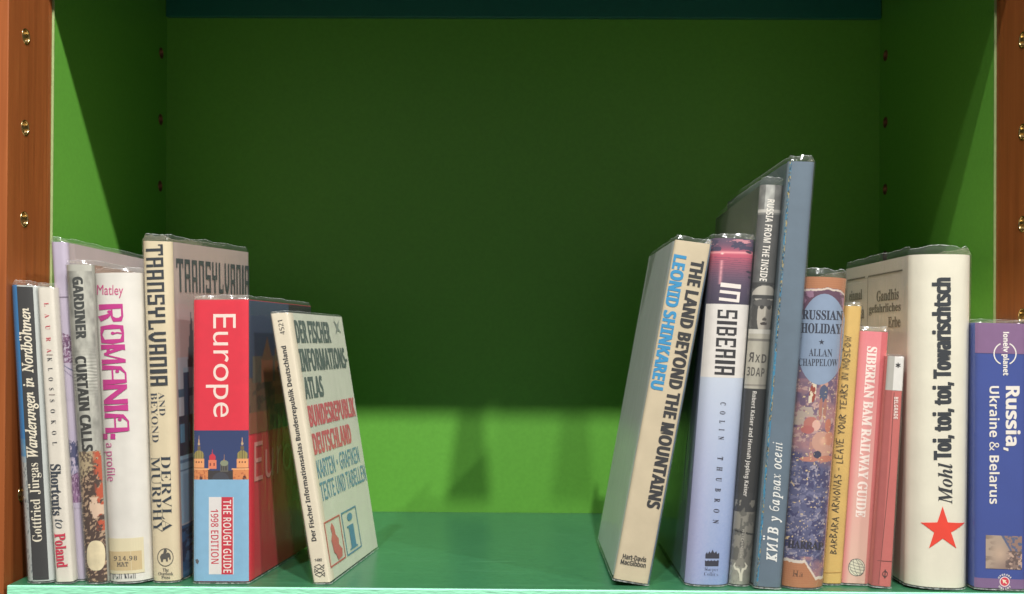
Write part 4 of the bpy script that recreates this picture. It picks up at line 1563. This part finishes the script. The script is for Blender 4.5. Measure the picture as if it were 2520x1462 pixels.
R7.picture('spine_print', (0.0, 0.0, 1.0, 1.0), p_r7, nx=44, ny=160)
R7.text('SIBERIAN BAM RAILWAY GUIDE', 'bser', (2145.5, 853), (2116, 1273), 25, (248, 232, 222), off=0.016, name='title_lettering')
gc = (2107, 1396)
R7.poly('globe_disc', circ(gc[0], gc[1], 20, 21, 30), (226, 220, 196))
gl = [(circ(gc[0], gc[1], 20, 21, 30) + [(gc[0] + 20, gc[1])], 1.4)]
for f_ in (-.62, -.2, .25, .66):
    gl.append(([(gc[0] + 20 * math.sin(f_ * 1.5) * math.cos(a) * 1.0 + 5 * math.sin(a), gc[1] + 20.5 * math.sin(a)) for a in np.linspace(-1.45, 1.45, 10)], 1.0))
for f_ in (-.6, -.25, .12, .5):
    gl.append(([(gc[0] + x * math.sqrt(1 - f_ * f_) * 20, gc[1] + f_ * 20 + 5 * x + 2 * (1 - x * x)) for x in np.linspace(-.97, .97, 9)], 1.0))
img_strokes(R7, 'globe_lines', gl, (96, 96, 92))

# --- brick red spine with white head
R8 = Book('paperback_book', 'short brick red spined paperback with a white top block and black asterisk', (2184, 876), (2223.5, 878), (2191, 1444), (2143.5, 1440), 0.115,
          b=0.0010, p=8, color=rgb(198, 104, 98), hard=False, film=0.0016, seed=16, wear=0.05)
R8.strip('white_head', (0.0, R8.q_at(960), 1.0, 1.0), (226, 222, 216), ny=6)
R8.strip('head_fold', (0.0, R8.q_at(960), 0.40, 1.0), (176, 172, 164), ny=6, nx=4)
R8.strip('spine_fold', (0.0, 0.0, 0.385, R8.q_at(960)), (172, 86, 82), nx=5)
img_strokes(R8, 'spine_crease', [([(2199.5, 965), (2189, 1150), (2161, 1437)], 1.3), ([(2158, 1379), (2194, 1381)], 1.2)], (112, 62, 58))
ast = []
for a in (0, math.pi / 3, 2 * math.pi / 3):
    ast.append(([(2209 - 6.5 * math.sin(a), 899 - 6.5 * math.cos(a)), (2209 + 6.5 * math.sin(a), 899 + 6.5 * math.cos(a))], 2.6))
img_strokes(R8, 'asterisk_emblem', ast, (30, 30, 34))
R8.text('BELGRADE', 'bsans', (2204.5, 977), (2203, 1031), 10, (248, 232, 222), off=0.0, name='title_lettering')
img_strokes(R8, 'phi_emblem', [(circ(2177, 1412, 6, 6.5, 20) + [(2183, 1412)], 1.5), ([(2177.5, 1402), (2176.5, 1421)], 2.0), ([(2175.5, 1402), (2179.5, 1402.3)], 1.2), ([(2174.5, 1421), (2178.5, 1421.3)], 1.2)], (60, 44, 44))

# --- thick cream book with red star
R9 = Book('hardback_book', 'thick cream white book with condensed black title and large red star', (2236, 628), (2386, 629), (2375, 1448), (2226, 1441), 0.142,
          b=0.009, p=3.4, y0=0.004, color=rgb(232, 226, 206), left=rgb(232, 228, 214), film=0.0062, seed=17, wear=0.05)
R9.text('Toi, toi, toi, Towarischtsch', 'bsans', (2321, 1132), (2319, 683), 54, (38, 44, 52), off=0.034, name='title_lettering')
R9.text('Mohl', 'biser', (2325, 1240), (2325, 1139), 36, (40, 44, 50), name='author_lettering')
R9.poly('star_emblem', star(2318.5, 1303, 57, 0.385), (238, 60, 36))
GY = (134, 130, 118)
for (a0, a1, tq, hh, body_) in ((.13, .46, .886, .036, 'Gandhis'), (.10, .58, .842, .036, 'gefährliches'.replace('ä', 'a')), (.10, .28, .798, .034, 'Erbe'),
                                (.70, .93, .900, .036, 'einmal'), (.66, .96, .838, .046, 'Afrika'), (.66, .93, .778, .04, 'zurück')):
    R9.text(body_, 'bser', (a1, tq), (a0, tq), hh, GY, face='L', coords='face', name='cover_lettering', off=0.01)
for a0, a1 in ((.08, .60), (.65, .97)):
    R9.strip('cover_rule', (a0, .955, a1, .960), (128, 124, 112), face='L', nx=3, ny=2)
    R9.strip('cover_frame', (a1, .62, a1 + .006, .955), (150, 144, 130), face='L', nx=2, ny=6)
R9.poly('robed_figure', [(.38, .50), (.42, .58), (.44, .64), (.40, .68), (.41, .71), (.40, .75), (.37, .77), (.335, .75), (.33, .70), (.29, .66), (.24, .58), (.22, .50)], (112, 98, 84), face='L', coords='face')

# --- blue and purple guide at the right end
R10 = Book('paperback_book', 'thick deep blue guide with purple head and foot bands beside the wooden post', (2399, 794), (2522, 797), (2521, 1462), (2396.5, 1457), 0.128,
           b=0.0016, p=8, y0=0.0042, color=rgb(50, 72, 150), left=rgb(84, 86, 104), hard=False, film=0.0026, seed=18, wear=0.03)
R10.strip('head_band', (0.0, R10.q_at(870), 1.0, 1.0), (132, 96, 138), ny=6)
R10.strip('foot_band', (0.0, 0.0, 1.0, R10.q_at(1424)), (128, 96, 140), ny=6)
R10.text('lonely planet', 'bsans', (2472.5, 817), (2472.5, 924), 19, (244, 238, 230), off=0.008, name='logo_lettering')
arcA = [(2472 + 27 * math.cos(a), 870.5 + 27 * math.sin(a)) for a in np.linspace(.35, math.pi - .35, 14)]
arcB = [(2472 + 27 * math.cos(a), 870.5 + 27 * math.sin(a)) for a in np.linspace(math.pi + .35, math.tau - .35, 14)]
img_strokes(R10, 'logo_ring', [([(2472 + 27 * math.cos(a), 870.5 + 27 * math.sin(a)) for a in np.linspace(-1.15, 1.15, 16)], 3.0),
                               ([(2472 + 27 * math.cos(a), 870.5 + 27 * math.sin(a)) for a in np.linspace(math.pi - 1.15, math.pi + 1.15, 16)], 3.0)], (240, 234, 226))
R10.text('Russia,', 'bsans', (2489, 950), (2489, 1110), 42, (240, 232, 222), off=0.012, name='title_lettering')
R10.text('Ukraine & Belarus', 'bsans', (2446, 950), (2446, 1240), 25, (240, 232, 222), name='title_lettering')


def p_r10(k):
    X, Y = k.X, k.Y
    k.c[:] = (178, 156, 138)
    k.mix(np.clip((X - .35) * 1.6 + (Y - .4), 0, 1) * .7, (126, 100, 94))
    k.mix(((X - Y * .55) > .42) * 1.0, (84, 96, 130))
    k.mix(((X - Y * .5) > .50) * (N(X * 12, Y * 12, 4, 3) > .42), (150, 118, 106))
    k.mix(np.clip(.3 - X, 0, 1) * (N(X * 4, Y * 14, 6) > .5) * 2, (110, 92, 82))
    k.mix((X > .55) * (Y > .45) * (N(X * 14, Y * 14, 8, 3) > .5), (104, 84, 80))
    k.mix((X > .6) * (Y > .5) * (N(X * 12, Y * 12, 18, 3) > .58), (196, 164, 146))
    k.ell(.40, .55, .30, .34, (196, 168, 146), .9)


R10.picture('spine_picture', (R10.p_at(2424.5, 1360), R10.q_at(1400, 2470), R10.p_at(2513.5, 1360), R10.q_at(1318, 2470)), p_r10, nx=70, ny=64)
uc = (2471, 1431)
R10.poly('button_ring', circ(uc[0], uc[1], 12.6, 12.6, 28), (244, 222, 222))
R10.poly('button_disc', circ(uc[0], uc[1], 10.4, 10.4, 28), (216, 58, 80))
R10.poly('arrow_emblem', [(uc[0] - 6, uc[1] - 6), (uc[0] + 4.5, uc[1] - 3), (uc[0] + 1.6, uc[1] - .6), (uc[0] + 6, uc[1] + 4), (uc[0] + 4, uc[1] + 6), (uc[0] - .6, uc[1] + 1.6), (uc[0] - 3, uc[1] + 4.5)], (244, 228, 200))


def arc_text(book, word, c, r, mid, step, size, col, inner=False):
    VV, FF, n = [], [], 0
    for i, ch in enumerate(word):
        V, F = raw_text(ch, 'bsans', 0.02)
        V = (V - (V.min(0) + V.max(0)) / 2) / 0.73 * size
        a = mid + (i - (len(word) - 1) / 2) * step * (-1 if inner else 1)
        rad = np.array([math.cos(a), math.sin(a)])
        tan = np.array([-math.sin(a), math.cos(a)]) * (-1 if inner else 1)
        upv = -rad if inner else rad
        VV.append(np.array(c) + rad * r + V[:, :1] * tan + V[:, 1:] * upv)
        FF += [tuple(j + n for j in f) for f in F]
        n += len(V)
    V = np.vstack(VV)
    p, q = book.inv('S', V[:, 0], V[:, 1])
    return book.add('button_lettering', 'S', p, q, FF, ink(col))


arc_text(R10, 'UPGRADE', uc, 17.5, -math.pi / 2, 0.32, 6.2, (240, 232, 226))
arc_text(R10, 'ONLINE', uc, 17.5, math.pi / 2, 0.32, 6.2, (240, 232, 226), inner=True)
